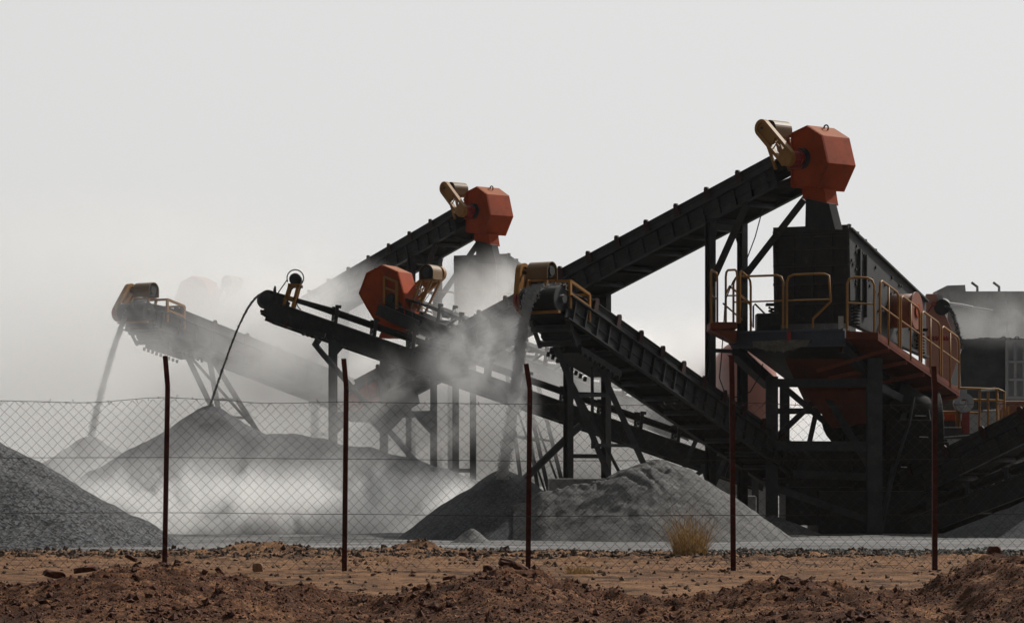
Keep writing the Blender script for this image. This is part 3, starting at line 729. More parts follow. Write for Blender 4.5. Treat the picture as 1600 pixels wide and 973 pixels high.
trestle_for(FD, conD, 3.9, .9, .8, m_='steel2')
p = FD(2.9, .43, -.5); strut(conD, p, gz(p), .16, .16, 'steel2', name='column')
strut(conD, Vector((p.x, p.y, 1.5)), Vector((p.x-1.0, p.y+.3, 1.5)), .1, .1, 'steel2', ib=False)
conG = copy_tree(conD); conG.location = conD.location+OFF+Vector((0, .3, .6))
tag(conG, 'faint ghostly hooded conveyor almost lost in dust at the far left')

# ---- F: far left discharge conveyor
F_head = P(212, 488, 78); F_tail = P(700, 680, 90)
FF, conF = skirt_conveyor('discharge_conveyor', 'dusty conveyor at far left, throwing a grey stone stream', F_head, F_tail, .98, pr=.23, sh=.5, skirt=.26, pitch=1.4, group='inclined belt conveyors', skirt_a=1.0)
drive(FF, conF, .98, (228,454), -1, k=.95, mb_off=-.1)
underside(FF, conF, .98)
fl = [(pb(288,547,79.4), pb(352,680,80)), (pb(330,558,80.4), pb(412,690,81)), (pb(327,560,81), pb(350,690,81))]
trestle(conF, [(a, a+(b-a)*((a.z-YARD)/(a.z-b.z))) for a, b in fl], [(pb(297,556,79.5), pb(326,558,80.4)), (pb(290,549,79.5), pb(390,660,80.8)), (pb(335,624,80), pb(372,624,80.6)), (pb(352,652,80), pb(392,652,80.6))], .13)

# ---- H: the two conveyors at the lower right corner
HH, conH = skirt_conveyor('feed_conveyor', 'upper black conveyor climbing out of frame at lower right', P(1760, 598, 61.0), P(1425, 765, 64.5), .9, group='inclined belt conveyors', pitch=1.0)
HI, conI = open_conveyor('feed_conveyor', 'lower black conveyor beneath the other at lower right', P(1760, 682, 60.5), P(1420, 812, 63.0), .8, sh=.42, lift=.05, group='inclined belt conveyors')
for (a, b) in (((1535,765),(1572,800)), ((1520,770),(1560,805))): strut(conI, P(*a, 62.6), P(*b, 62.2), .12, .1, 'steel')
for x in (1508, 1650): strut(conI, P(x, 760 if x < 1600 else 720, 63.5), gz(P(x, 760, 63.5)), .2, .2, 'steel', name='column')
strut(conH, P(1520,690,64.4), gz(P(1520,760,64.4)), .16, .16, name='column'); strut(conH, P(1700,620,66), gz(P(1700,760,66)), .16, .16, name='column')

# ------------------------------------------------------------------ screening tower
class Loc:
    pass
def screen_tower(label):
    f0 = P(1327, 357, 63); az = R(64)
    u = Vector((math.cos(az), math.sin(az), 0)); v = Vector((-math.sin(az), math.cos(az), 0)); up = Vector((0, 0, 1))
    root = empty('screening_tower', (f0.x, f0.y, YARD), label, 'screening machine', 'screening towers')
    w = 1.68; slope = .245; us = (u-up*slope).normalized(); Ls = 5.1
    fl = f0+v*w
    # screen box: tapered sides, open front trough
    zb = P(0, 506, 63).z
    def SP(a, b, c): return f0+us*a+v*b+up*c
    m = MB(); hgt = f0.z-zb
    side = [SP(0, 0, 0), SP(Ls, 0, 0), SP(Ls+.05, 0, -1.25), SP(.1, 0, -hgt)]
    m.prism(side, v*.05); m.build('side_wall', M['plate'], root)
    m = MB(); m.prism([p+v*(w-.05) for p in side], v*.05); m.build('side_wall', M['plate'], root)
    m = MB(); m.add([SP(.06, .05, 0), SP(.06, w-.05, 0), SP(.12, w-.09, -hgt), SP(.12, .05, -hgt)], [(0,1,2,3)])
    m = MB(); m.prism([SP(.06, .05, -.02), SP(.06, w-.05, -.02), SP(.14, w-.1, -hgt*.97), SP(.14, .05, -hgt*.97)], u*.04)
    for z_ in (.0, .38, .72, 1.1, 1.5, 1.9):
        m.beam(SP(.0, .02, -z_*hgt/1.95), SP(.0, w-.02, -z_*hgt/1.95), .05, .05 if z_ else .16)
    for b_ in (.4, .82, 1.24): m.beam(SP(.02, b_, -.05), SP(.07, b_, -hgt*.95), .05, .05, u)
    m.build('end_wall', M['steel'], root)
    m = MB()   # stiffeners and bolt rows on the side that shows
    for a_ in (.55, .95): m.beam(SP(a_, -.04, -.25), SP(a_, -.04, -1.55), .06, .08, u)
    m.beam(SP(0, -.03, 0), SP(Ls, -.03, 0), .09, .04, us.cross(v))
    m.beam(SP(.1, -.03, -hgt+.04), SP(Ls, -.03, -1.22), .09, .05)
    for i in range(60):
        a_ = random.uniform(.1, Ls-.2); c_ = random.uniform(-.12, -1.3); m.tube(SP(a_, -.03, c_), SP(a_, .0, c_), .035, 6)
    for a_ in (.15, .65, 1.15, 1.8): m.beam(SP(a_, .05, .0), SP(a_, .05, .14), .05, .1, u)
    m.build('stiffener', M['steel'], root)
    m = MB(); m.prism([SP(0.05, .06, -.1), SP(Ls, .06, -.1), SP(Ls, .06, -.13), SP(0.05, .06, -.13)], v*(w-.12)); m.build('screen_deck', M['plate'], root)
    m = MB(); cc = SP(2.75, -.1, -.9); m.tube(cc+v*.1, cc-v*.45, .36, 30); m.tube(cc-v*.42, cc-v*.46, .40, 32); m.build('vibrator_guard', M['orange2'], root)
    m = MB(); m.tube(cc-v*.46, cc-v*.49, .15, 24); m.build('hub', M['orange'], root.children[-1])
    for a_, z_ in ((.2, -hgt), (4.5, -1.3)):      # coil springs and stools
        for b_ in (-.06, w+.06):
            m = MB(); c0 = SP(a_, b_, z_+.0)
            pts = [c0+Vector((math.cos(t*.7)*.09, math.sin(t*.7)*.09, t*.0075)) for t in range(60)]
            m.path(pts, .02, 6); m.box(c0+up*.5, (.3, .3, .05)); m.build('coil_spring', M['under'], root)
    m = MB(); m.box(SP(.25, w+.2, -hgt+.1), (.5, .5, .45)); m.build('spring_stool', M['steel'], root, bevel=.02)
    # main deck under the screen
    zd = P(0, 515, 62).z; zq = P(0, 542, 62).z
    g0 = P(1320, 515, 61.6)
    def DP(a, b, z): p = g0+u*a+v*b; p.z = z; return p
    wd = 2.42
    m = MB(); m.prism([DP(0, 0, zd), DP(0, wd, zd), DP(0, wd, zq), DP(0, 0, zq)], u*.08)
    m.beam(DP(-.04, 0, zd-.02), DP(-.04, wd, zd-.02), .09, .04); m.beam(DP(-.04, 0, zq+.02), DP(-.04, wd, zq+.02), .09, .04); m.build('front_beam', M['blue'], root)
    m = MB(); q = []
    for i in range(26):
        t_ = i/25; x = .75+t_*1.15; q.append(DP(-.13-.03*random.random(), x, zq+.05-.12*math.sin(t_*3.1)-.05*random.random()))
    m.prism(q+[DP(-.12, 1.95, zq+.13), DP(-.12, 1.2, zq+.15), DP(-.12, .7, zq+.13)], u*.11); m.build('mud_cake', M['cake'], root)
    m = MB(); m.prism([DP(.05, .05, zq+.14), DP(.05, wd-.05, zq+.14), DP(3.0, wd-.05, zq+.14-.7), DP(3.0, .05, zq+.14-.7)], up*.05); m.build('deck_plate', M['steel'], root)
    # sloping side girders, left and right
    for b_, l_ in ((0.02, 5.0), (wd-.02, 2.0)):
        m = MB(); m.ibeam(DP(-.05, b_, zq-.02), DP(l_, b_, zq-.05-.29*l_), .2, .26); m.build('side_girder', M['steel2'], root)
    # orange hopper below
    m = MB(); t0 = [P(1222,550,63.6), P(1350,550,62.9), P(1356,602,63.1), P(1246,604,63.6)]
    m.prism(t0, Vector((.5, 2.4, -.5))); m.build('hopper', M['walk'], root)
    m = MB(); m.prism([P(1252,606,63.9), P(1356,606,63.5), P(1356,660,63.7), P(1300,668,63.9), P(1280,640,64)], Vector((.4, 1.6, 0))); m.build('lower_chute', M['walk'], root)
    # railings
    def rail(p0, p1, h=1.08, droop=0, kink=False):
        m = MB(); r = .024; d = (p1-p0); n_ = d.normalized(); rc = .14
        pts = [p0, p0+up*(h-rc), p0+up*(h-.04)+n_*.04, p0+up*h+n_*rc]
        pts += [p1+up*h-n_*rc, p1+up*(h-.04)-n_*.04]
        if kink: pts += [p1+up*.52, p1-n_*.38+up*.18, p1-n_*.38]
        else: pts += [p1+up*(h-rc), p1]
        m.path(pts, r, 8); m.path([p0+up*h*.52, p1+up*h*.52-(n_*0)], .017, 7); return m.build('railing', M['yellow'], root)
    zf = zd+.03
    rail(DP(-.05, 2.38, zf), DP(-.05, 1.30, zf)); rail(DP(-.05, 1.22, zf), DP(-.05, .28, zf), kink=True)
    # left outrigger platform
    L0 = P(1112, 510, 61.9); L1 = P(1152, 510, 61.9)
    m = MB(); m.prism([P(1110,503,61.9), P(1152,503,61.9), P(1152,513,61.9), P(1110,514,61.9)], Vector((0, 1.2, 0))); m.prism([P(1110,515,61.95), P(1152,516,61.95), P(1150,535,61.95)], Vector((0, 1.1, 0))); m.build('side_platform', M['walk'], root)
    rail(P(1111,505,61.9), P(1127,505,61.9)+Vector((0, 1.2, 0))); rail(P(1134,505,62.6), P(1152,505,61.9)); 
    rail(P(1156,505,61.9), P(1173,520,62.8))
    m = MB(); m.path([P(1134,460,62.8), P(1140,447,62.8), P(1172,473,63.6), P(1174,510,63.6)], .022, 7); m.path([P(1177,512,63.9), P(1177,478,63.9), P(1180,475,63.9), P(1200,495,64.6), P(1202,505,64.6)], .02, 7); m.path([P(1130,474,62.8), P(1160,500,63.6)], .018, 6); m.build('stair_handrail', M['yellow'], root)
    # right walkway, level then stepping down beside the screen
    w0 = P(1325, 517, 61.3); w1 = P(1372, 519, 61.3); 
    dn = P(1500, 608, 66.0)-w1
    m = MB(); wv = Vector((math.sin(az), -math.cos(az), 0))
    m.prism([w0, w1, w1-up*.14, w0-up*.14], v*.06+u*.05)
    m.prism([w0-up*.06, w1-up*.06, w1-up*.1, w0-up*.1], u*1.6+v*.5)
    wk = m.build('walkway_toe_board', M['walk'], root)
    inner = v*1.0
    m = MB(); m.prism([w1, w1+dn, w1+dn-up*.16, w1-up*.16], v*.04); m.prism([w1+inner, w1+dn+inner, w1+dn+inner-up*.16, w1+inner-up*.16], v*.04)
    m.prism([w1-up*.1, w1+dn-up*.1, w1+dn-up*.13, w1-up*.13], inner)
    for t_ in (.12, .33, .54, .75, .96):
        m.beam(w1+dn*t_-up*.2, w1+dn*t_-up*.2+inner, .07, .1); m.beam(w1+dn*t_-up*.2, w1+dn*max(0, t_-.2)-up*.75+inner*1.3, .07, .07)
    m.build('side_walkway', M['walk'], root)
    rail(w0+v*.02, w1-Vector((.06, 0, 0))+v*.02)
    nn_ = 4
    for i in range(nn_):
        a_, b_ = i/nn_+.012, (i+1)/nn_-.012
        if i == 0: a_ = .02
        rail(w1+dn*a_, w1+dn*b_)
    for t_ in (.12, .38, .62, .87):
        m = MB(); m.tube(w1+dn*t_-up*.1, w1+dn*t_+up*1.06, .022, 8); m.build('rail_post', M['yellow'], root)
    # supporting frame
    def col(x, y0, D, wd_=.22, nm='column', m_='steel2'):
        p = P(x, y0, D); strut(root, p, gz(p), wd_, wd_, m_, name=nm)
    col(1206, 588, 63.6, .24); col(1226, 592, 66.4, .2); col(1366, 560, 62.6, .30); col(1452, 630, 67.2, .22); col(1406, 600, 66.4, .2)
    for (a, b, D0, D1, s_) in (((1206,598),(1366,598),63.5,62.6,.17), ((1206,696),(1366,697),63.5,62.7,.2), ((1215,642),(1360,642),64.4,64.0,.12),
                               ((1222,602),(1290,660),64.2,64.2,.12), ((1294,606),(1206,690),64.3,64.3,.12), ((1276,640),(1256,730),64.5,64.5,.10),
                               ((1280,600),(1366,740),64.0,63.2,.14), ((1366,600),(1470,655),62.6,66.5,.14), ((1420,610),(1376,830),64.5,63.2,.10),
                               ((1240,740),(1360,745),64,63.6,.16), ((1206,760),(1366,815),63.6,63.0,.14)):
        strut(root, P(*a, D0), P(*b, D1), s_, s_, 'steel2')
    # crusher body below: dark round housing, feed throat, base, flywheel
    m = MB(); c_ = P(1385, 680, 65.3); m.tube(c_+Vector((-.9, .0, 0)), c_+Vector((1.1, 0, 0)), .95, 36); m.tube(c_+Vector((-1.0, 0, 0)), c_+Vector((-.9, 0, 0)), .75, 36)
    m.box(c_+Vector((.1, 0, -.8)), (2.2, 1.9, 1.3)); m.build('crusher_body', M['under'], root, bevel=.03)
    m = MB(); m.tube(P(1330,655,64.6), P(1330,655,65.4), .62, 30); m.build('flywheel', M['under'], root)
    m = MB(); m.box(P(1392, 800, 64.9), (3.3, 2.4, .9)); m.box(P(1300, 790, 64.9), (2.1, 1.6, .8)); m.box(P(1282, 735, 64.9), (1.2, 1.2, .9)); m.prism([P(1240,690,64.3), P(1300,740,64.1), P(1340,830,64), P(1230,790,64.3)], (0, 1.0, 0)); m.build('crusher_base', M['steel'], root, bevel=.02)
    m = MB(); m.tube(P(1392,610,64.2), P(1440,640,64.6), .3, 20); m.box(P(1420, 690, 64.0), (.9, .6, .9)); m.box(P(1350,720,63.9), (.5, .5, 1.1)); m.build('drive_housing', M['under'], root, bevel=.02)
    m = MB(); m.path([P(1428,620,63.8), P(1421,660,63.6), P(1408,700,63.5), P(1388,770,63.3), P(1380,812,63.2)], .03, 8); m.path([P(1450,640,63.9), P(1455,670,63.8), P(1456,712,63.8)], .03, 8); m.build('hydraulic_hose', M['steel2'], root)
    m = MB()
    for x0, x1, y in ((1430,1447,649), (1437,1450,682), (1408,1417,729)): m.beam(P(x0, y, 63.4), P(x1, y+.5, 63.4), .06, .02)
    m.build('glint_strip', M['glint'], root)  # thin pale strips added as glints of light on the dark crusher
    # little warning tag on the front beam, bare bracket at its right end
    m = MB(); p = DP(-.12, 1.15, zd-.12); m.box(p, (.08, .02, .2)); m.build('tag_plate', M['red'], root)
    m = MB(); p = DP(-.06, .06, zd+.12); m.box(p, (.10, .05, .26)); m.build('bracket', M['glint'], root)
    return root
towA = screen_tower('black screening tower with yellow railings under the tall hood at right')
towB = copy_tree(towA); towB.location = towA.location+OFF+Vector((.05, 0, .42)); tag(towB, 'pale grey screening tower veiled by dust below the mid orange hood')

# second crusher line at the right edge of the yard ------------------------------------------------
hz = empty('transfer_hopper', gz(P(1475, 600, 74)), 'sunlit hazy salmon steel transfer hopper behind the railings, pulley at its top', 'hopper')
m = MB(); m.prism([P(1447,459,74), P(1463,459,74), P(1472,480,74), P(1496,535,74), P(1497,560,74), P(1484,600,74), P(1462,660,74), P(1447,640,74)], (0.1, 1.0, 0)); m.build('side_plate', M['salmon'], hz, bevel=.01)
m = MB(); m.tube(P(1472,480,73.9), P(1474,478,75.0), .19, 24); m.build('head_pulley', M['steel'], hz)
m = MB(); m.prism([P(1463,459,73.97), P(1472,462,73.97), P(1480,484,73.97), P(1472,486,73.97)], (0, .02, 0)); m.build('rim_plate', M['ribbed'], hz)
m = MB(); m.prism([P(1482,478,74.2), P(1490,500,74.2), P(1504,540,74.2), P(1497,562,74.2), P(1480,500,74.2)], (0.1, .7, 0)); m.build('discharge_lip', M['ribbed'], hz)
m = MB()
for i in range(9): m.tube(P(1450+i*4.2, 525, 73.8), P(1451.5+i*4.2, 532, 73.8), .03, 6)
m.path([P(1448,528,73.8), P(1488,529,73.8)], .03, 6); m.build('adjusting_spring', M['red'], hz)
m = MB(); m.path(arc(P(1459,475,73.9), Vector((1,0,0)), Vector((0,0,1)), .045, 0, 6.2, 10), .015, 5); m.path([P(1456,478,73.9), P(1447,492,73.9)], .02, 5); m.build('lifting_eye', M['red'], hz)
m = MB(); m.prism([P(1478,470,73.7), P(1484,474,73.7), P(1492,500,73.7), P(1480,505,73.7)], (0, 1, 0)); 
jet = MB(); jet.path([P(1484,474,74.4), P(1500,476,74.2), P(1520,480,74.0)], .03, 6); jet.path([P(1520,480,74.0), P(1551,485,73.8)], .016, 6)
wm = bpy.data.materials.new('water'); wm.use_nodes = True; b_ = wm.node_tree.nodes['Principled BSDF']; b_.inputs['Base Color'].default_value = (.95,.96,.97,1); b_.inputs['Roughness'].default_value = .9; b_.inputs['Alpha'].default_value = .8
tag(jet.build('water_spray', wm), 'thin white jet of water sprayed before the grey wall', 'water jet')

wl = empty('concrete_wall', (P(1540,500,98).x, 98, YARD), 'tall grey concrete retaining wall behind the bin at right edge', 'wall')
m = MB(); a, b = P(1464,455,98), P(1760,455,98); m.box(((a.x+b.x)/2, 98.5, (a.z+YARD)/2), (b.x-a.x, 1.0, a.z-YARD))
for i in range(8): m.box((a.x+.35+i*.95, 97.985, (a.z+YARD)/2), (.03, .04, a.z-YARD-.2))
m.build('wall_panel', M['concrete'], wl)
m = MB(); m.prism([P(1462,455,98.2), P(1480,446,98.2), P(1508,445,98.2), P(1509,455,98.2)], (0, .8, 0)); m.build('coping_block', M['concrete'], wl)
for x in (1527, 1561):
    m = MB(); m.path([P(x,456,98.1), P(x,448,98.1), P(x-9,441,98.1)], .045, 7); m.build('bent_bracket', M['steel2'], wl)
bn = empty('rock_bin', (P(1540,600,86).x, 86, YARD), 'dark grey steel rock bin with pale ribbed end, full to the brim', 'bin')
m = MB(); a, b = P(1497,531,86), P(1572,531,86); m.prism([P(1497,531,86), P(1572,531,86), P(1572,640,86), P(1514,640,86), P(1502,600,86)], (0, 3.0, 0)); m.build('bin_body', M['steel2'], bn)
m = MB()
for x in (1573,1586,1600,1614): m.beam(P(x,532,85.9), P(x,622,85.9), .05, .08, (1, 0, 0))
for y in (533,565,593,621): m.beam(P(1572,y,85.9), P(1640,y,85.9), .08, .07)
m.prism([P(1572,533,86.05), P(1640,533,86.05), P(1640,650,86.05), P(1572,650,86.05)], (0, .1, 0)); m.build('ribbed_end', M['ribbed'], bn)
m = MB(); vs = []
for i in range(40):
    t_ = i/39; vs.append(P(1496+t_*120, 531-3*math.sin(t_*3.1)-1.5*random.random(), 86.3))
m.prism(vs+[P(1616,545,86.3), P(1496,545,86.3)], (0, 2.4, 0)); m.build('rock_load', Gf, bn)
m = MB()
for x in (1568, 1589, 1608): m.path(arc(P(x,529,86), Vector((1,0,0)), Vector((0,0,1)), .06, 0, 3.14, 8), .018, 5)
m.build('lifting_eye', M['steel2'], bn)
lp = empty('service_platform', (P(1510,650,70).x, 70, YARD), 'low service platform with yellow railings before the rock bin', 'platform')
m = MB(); m.box(P(1490,682,70.6), (1.6, 1.6, .12)); m.box(P(1475,668,70.8), (.95, .9, .3)); m.box(P(1474,646,71.5), (.7, .4, .75)); m.build('deck', M['plate'], lp)
m = MB()
for pts_ in ([(1450,617),(1490,604),(1500,606),(1560,608),(1570,612),(1569,664)], [(1530,672),(1531,611),(1533,609),(1555,607),(1558,610),(1558,668)], [(1452,622),(1569,626)], [(1544,612),(1544,668)], [(1495,618),(1495,668)], [(1499,618),(1499,668)], [(1460,643),(1532,645)], [(1564,640),(1564,665)], [(1575,635),(1575,665)]):
    m.path([P(x, y, 70.2) for x, y in pts_], .028, 7)
m.build('railing', M['yellow'], lp)
for k_, (a_, b_) in enumerate((((1533,610,70.15),(1555,608.5,70.15)), ((1536,642,70.3),(1556,641,70.3)), ((1468,667,70.1),(1502,667.5,70.1)), ((1470,683,69.8),(1520,679,69.8)))):
    m = MB(); (m.path([P(*a_), P(*b_)], .025, 6) if k_ < 2 else m.beam(P(*a_), P(*b_), .1, .025)); m.build('glint_edge', M['glint'], lp)  # pale strips laid over rail and deck as painted highlights
m = MB(); c_ = P(1507,629,70.0); y1 = Vector((0, .35, 0)); m.ring(arc(c_, Vector((1,0,0)), Vector((0,0,1)), .22, 0, 6.2832*23/24, 23), arc(c_, Vector((1,0,0)), Vector((0,0,1)), .09, 0, 6.2832*23/24, 23), y1); m.box(c_+Vector((-.03, .2, .24)), (.2, .2, .14)); m.build('motor_ring', M['ribbed'], lp)
m = MB(); m.beam(P(1509,640,70.1), P(1509,682,70.1), .15, .15); m.build('motor_pedestal', M['red'], lp)
m = MB(); m.box(P(1474,655,71), (.75, .3, .4)); m.build('equipment_case', M['orange'], lp, bevel=.02)
for x in (1475, 1560): strut(lp, P(x,685,70.6), gz(P(x,700,70.6)), .14, .14, name='leg')
m = MB(); m.box(P(1590,643,73), (.8, .6, .5)); tag(m.build('equipment_case', M['orange2'], None, bevel=.03, origin=gz(P(1590,643,73))), 'dusty pinkish steel case just above the upper right conveyor', 'case')
# clutter below the right hand conveyors
for x, y, D, sx, sz, lb in ((1487,772,68,.8,.7,'dark steel cabinet under the right hand conveyors, left one'), (1595,758,68,.7,.9,'dark steel cabinet cut by the right edge below the conveyors')):
    p = P(x, y, D); e_ = empty('steel_cabinet', gz(p), lb, 'cabinet'); m = MB(); m.box((p.x, p.y, YARD+(p.z-YARD)*.5+.2), (sx, .8, p.z-YARD+.4)); m.build('case', M['steel'], e_, bevel=.02)
    m = MB(); m.box((p.x, p.y, p.z+.45), (sx*1.1, .9, .05)); m.build('lid', M['plate'], e_)
m = MB()
for k in range(26):
    x = 1465+random.random()*140; y = 745+random.random()*45; m.path([P(x, y, 67+random.random()*2), P(x+random.uniform(-25, 25), y+random.uniform(-12, 14), 67+random.random()*2), P(x+random.uniform(-40, 40), y+random.uniform(0, 25), 67.5)], .022, 5)
tag(m.build('hose_bundle', M['steel2'], None, origin=gz(P(1530,760,68))), 'tangle of hoses and rods under the right hand conveyors', 'hoses')
# tank in the haze and footings
tk = empty('storage_tank', (P(1168,600,77).x, 77, YARD), 'big faded red round tank in the haze behind the columns', 'tank')
c_ = P(1168, 600, 77); m = MB(); prof = [(0, 0), (.35, .12), (.7, .35), (.92, .7), (1.0, 1.1), (1.0, 4.2)]
k0 = 36
for r_, y in prof:
    for i in range(k0): t_ = 2*math.pi*i/k0; m.v.append(c_+Vector((math.cos(t_)*r_*.85, y, math.sin(t_)*r_*1.2)))
for j in range(len(prof)-1):
    for i in range(k0): m.f.append((j*k0+i, j*k0+(i+1) % k0, (j+1)*k0+(i+1) % k0, (j+1)*k0+i)); m.sm.append(True)
m.build('tank_shell', M['tank'], tk)
for y in (.9, 3.4):
    m = MB(); m.box((c_.x, 77+y, (c_.z-1.2+YARD)/2), (1.5, .3, c_.z-1.2-YARD)); m.build('saddle', M['concrete'], tk)
for x0, x1, y, D, lb in ((857,962,747,63.5,'long concrete footing behind the pale eroded pile'), (1108,1182,774,67.5,'concrete footing between pale pile and black crusher')):
    a, b = P(x0, y, D), P(x1, y, D); m = MB(); m.box(((a.x+b.x)/2, D+.5, (a.z+YARD)/2-.05), (b.x-a.x, 1.0, a.z-YARD+.1))
    tag(m.build('concrete_footing', M['concrete'], None, bevel=.03, origin=((a.x+b.x)/2, D+.5, YARD)), lb, 'footing')

# ------------------------------------------------------------------ falling stone
Gs = mat('falling_grey_stone', (.36,.36,.355), .95, .1, var=.3, scale=3)
def stone(m, c, r):
    a, b_, c2 = random.random()*6, random.random()*6, random.random()*6
    Rm = Matrix.Rotation(a, 3, 'X')@Matrix.Rotation(b_, 3, 'Z')
    k = len(m.v)
    for p in ((1,0,0),(-1,0,0),(0,1,0),(0,-1,0),(0,0,1),(0,0,-1)):
        m.v.append(c+Rm@(Vector(p)*r*random.uniform(.7, 1.2)))
    for f in ((0,2,4),(2,1,4),(1,3,4),(3,0,4),(2,0,5),(1,2,5),(3,1,5),(0,3,5)): m.f.append(tuple(k+i for i in f)); m.sm.append(False)
def stream(label, pts, n, r0, r1, wid0, wid1, v, mt, spr=.5, jt=1.0, nw=3.2):
    """stones in free fall along a curve: dense core, a few strays"""
    m = MB(); K = len(pts)-1
    for i in range(n):
        t = random.random()**.85; f = t*K; j = min(int(f), K-1); p = pts[j].lerp(pts[j+1], f-j)
        w = wid0+(wid1-wid0)*min(1, t*nw)**.7; g1 = max(-1, min(1, random.gauss(0, .45)))
        p = p+v*g1*w*.5+Vector((random.gauss(0, .015+spr*.05*t)*jt, random.gauss(0, .04+.05*t)*jt, random.gauss(0, .02)*jt))
        stone(m, p, random.uniform(r0, r1))
    return tag(m.build('falling_stone', mt), label, kind='stuff')
def bez(ps, n):
    out_ = []
    for i in range(n+1):
        t = i/n; q = [Vector(p) for p in ps]
        while len(q) > 1: q = [q[k].lerp(q[k+1], t) for k in range(len(q)-1)]
        out_.append(q[0])
    return out_
pB = bez([P(862,447,57.3), P(806,428,56.6), P(822,540,56.5), P(800,650,56.8), P(784,748,57.4)], 30)
stream('thick grey stream of stone falling from the centre conveyor', pB, 22000, .007, .017, .74, .17, FB.v, Gs)
pC = bez([P(425,456,69.6), P(395,450,69.5), P(376,490,69.5), P(350,570,70), P(328,634,69.4)], 30)
stream('thin dark string of stone arcing from the slender conveyor', pC, 2200, .010, .018, .03, .03, Vector((.3,.9,0)), Gf, spr=.1, jt=.45)
pF = bez([P(222,470,78), P(192,468,77.8), P(176,560,78), P(158,600,79.5), P(142,684,85)], 30)
stream('grey stream of stone falling from the far left conveyor', pF, 8000, .009, .018, .55, .13, FF.v, Gs)
pR = bez([P(1478,478,73.6), P(1490,480,73.5), P(1498,520,73.5), P(1503,545,74)], 20)
stream('short dark stream of stone beside the salmon hopper', pR, 900, .008, .018, .12, .10, Vector((1,0,0)), Gf, jt=.45)

# ------------------------------------------------------------------ fence
FD0 = 32.0
posts = [(-25,556,-22,600,-24,884),(258,556,262,603,257,882),(537,560,541,605,538,902),(822,568,828,607,825,900),(1143,556,1144,600,1146,912),(1459,572,1461,610,1461,903),(1775,565,1777,600,1777,890)]
fe = empty('chain_link_fence', (0, FD0, .12), 'chain link fence on rusty dark red posts across the whole foreground', 'fence')
pl = []
for i, (xt, yt, xb, yb, x0, y0) in enumerate(posts):
    t, b_, g_ = P(xt, yt, FD0), P(xb, yb, FD0), P(x0, y0, FD0)
    g_.z = near_h(g_.x, FD0)-.05; pl.append((g_, b_)); m = MB()
    s = .052
    for c0_, c1_ in ((t, b_), (b_, g_)):
        m.beam(c0_+Vector((0, -.0, 0)), c1_, s, .008, (0, 1, 0)); m.beam(c0_+Vector((-s/2+.004, s/2+.004, 0)), c1_+Vector((-s/2+.004, s/2+.004, 0)), .008, s, (0, 1, 0))
    if 0 < i < 6: m.build('post', M['rust'], fe)
    else: m.build('post', M['rust'], fe)
topy = [(-60,627),(0,626),(130,629),(257,621),(330,624),(420,630),(538,628),(680,630),(825,631),(980,633),(1146,629),(1300,634),(1461,632),(1660,630)]
def rail_z(px, row): 
    ty = interp(topy, px)
    z0 = P(0, ty, FD0).z; zb = .14
    return z0+(zb-z0)*row
PITCH = .1085
wr = .0026
def wire_path(pts, m, r=wr, n=4): m.path(pts, r, n)
bays = [(-25,257),(257,538),(538,825),(825,1146),(1146,1461),(1461,1700)]
for x0, x1 in bays:
    m = MB(); X0, X1 = (x0-800)/FP*FD0, (x1-800)/FP*FD0; n = max(1, round((X1-X0)/PITCH)); pw = (X1-X0)/n
    for i in range(2*n):
        pts = []; rows = 32
        for r_ in range(rows+1):
            X = X0+pw*(i+(r_+i) % 2)/2
            zt = rail_z(X/FD0*FP+800, 0); zbm = .15
            z = zt+(zbm-zt)*r_/rows
            wob = .018*noise.noise(Vector((X*1.7, z*2.3, 0)))+.006*noise.noise(Vector((X*9, z*9, 0)))
            pts.append(Vector((X+wob, FD0-.03+.004*(-1)**(r_+i), z+.028*noise.noise(Vector((X*.9, z*1.4, 5))))))
        wire_path(pts, m)
    # loose twisted ends along the top
    for i in range(n):
        X = X0+pw*(i+random.random()); z = rail_z(X/FD0*FP+800, 0)
        if random.random() < .8: m.path([Vector((X, FD0-.03, z-.01)), Vector((X+random.uniform(-.03, .03), FD0-.03, z+random.uniform(-.01, .035))), Vector((X+random.uniform(-.04, .04), FD0-.04, z+random.uniform(-.05, .03)))], wr, 4)
    m.build('mesh_panel', M['wire'], fe)
for row, yy in enumerate((None, 715, 801)):
    m = MB(); pts = []
    for k in range(120):
        x = -40+k*15.0; y = interp(topy, x) if yy is None else yy+interp([(-60,0),(260,-1),(540,3),(825,8),(1146,6),(1461,4),(1700,2)], x)*.6
        p = P(x, y, FD0); pts.append(p+Vector((0, -.035, .003*noise.noise(Vector((x*.05, row, 0))))))
    m.path(pts, .0030, 5); m.build('tension_wire', M['wire'], fe)

# ------------------------------------------------------------------ stones and rubble on the dirt
def rock(name, label, px, py, D, sx, sy, sz, mt, seed, rot=0, tilt=0, group=None):
    import bmesh
    bm = bmesh.new(); bmesh.ops.create_icosphere(bm, subdivisions=3, radius=1)
    Rm = Matrix.Rotation(rot, 3, 'Z')@Matrix.Rotation(tilt, 3, 'Y')
    for v in bm.verts:
        d = v.co.normalized(); k = 1+.28*noise.noise(d*1.3+Vector((seed, 0, 0)))+.08*noise.noise(d*5+Vector((0, seed, 0)))
        q = d*k; q = Vector((max(-.8, min(.8, q.x)), max(-.8, min(.8, q.y)), max(-.7, min(.72, q.z))))
        v.co = Rm@Vector((q.x*sx, q.y*sy, q.z*sz))
    me = bpy.data.meshes.new(name); bm.to_mesh(me); bm.free(); me.materials.append(mt)
    o = bpy.data.objects.new(name, me); COL.objects.link(o); p = P(px, py, D); z = near_h(p.x, D); o.location = (p.x, D, max(p.z, z+sz*.25))
    return tag(o, label, 'rock', group)
Rr = mat('red_rock', (.085,.037,.024), .85, .2, var=.4, scale=8, bump=.5)
Rt = mat('tan_rock', (.24,.15,.095), .85, .2, var=.3, scale=8, bump=.5)
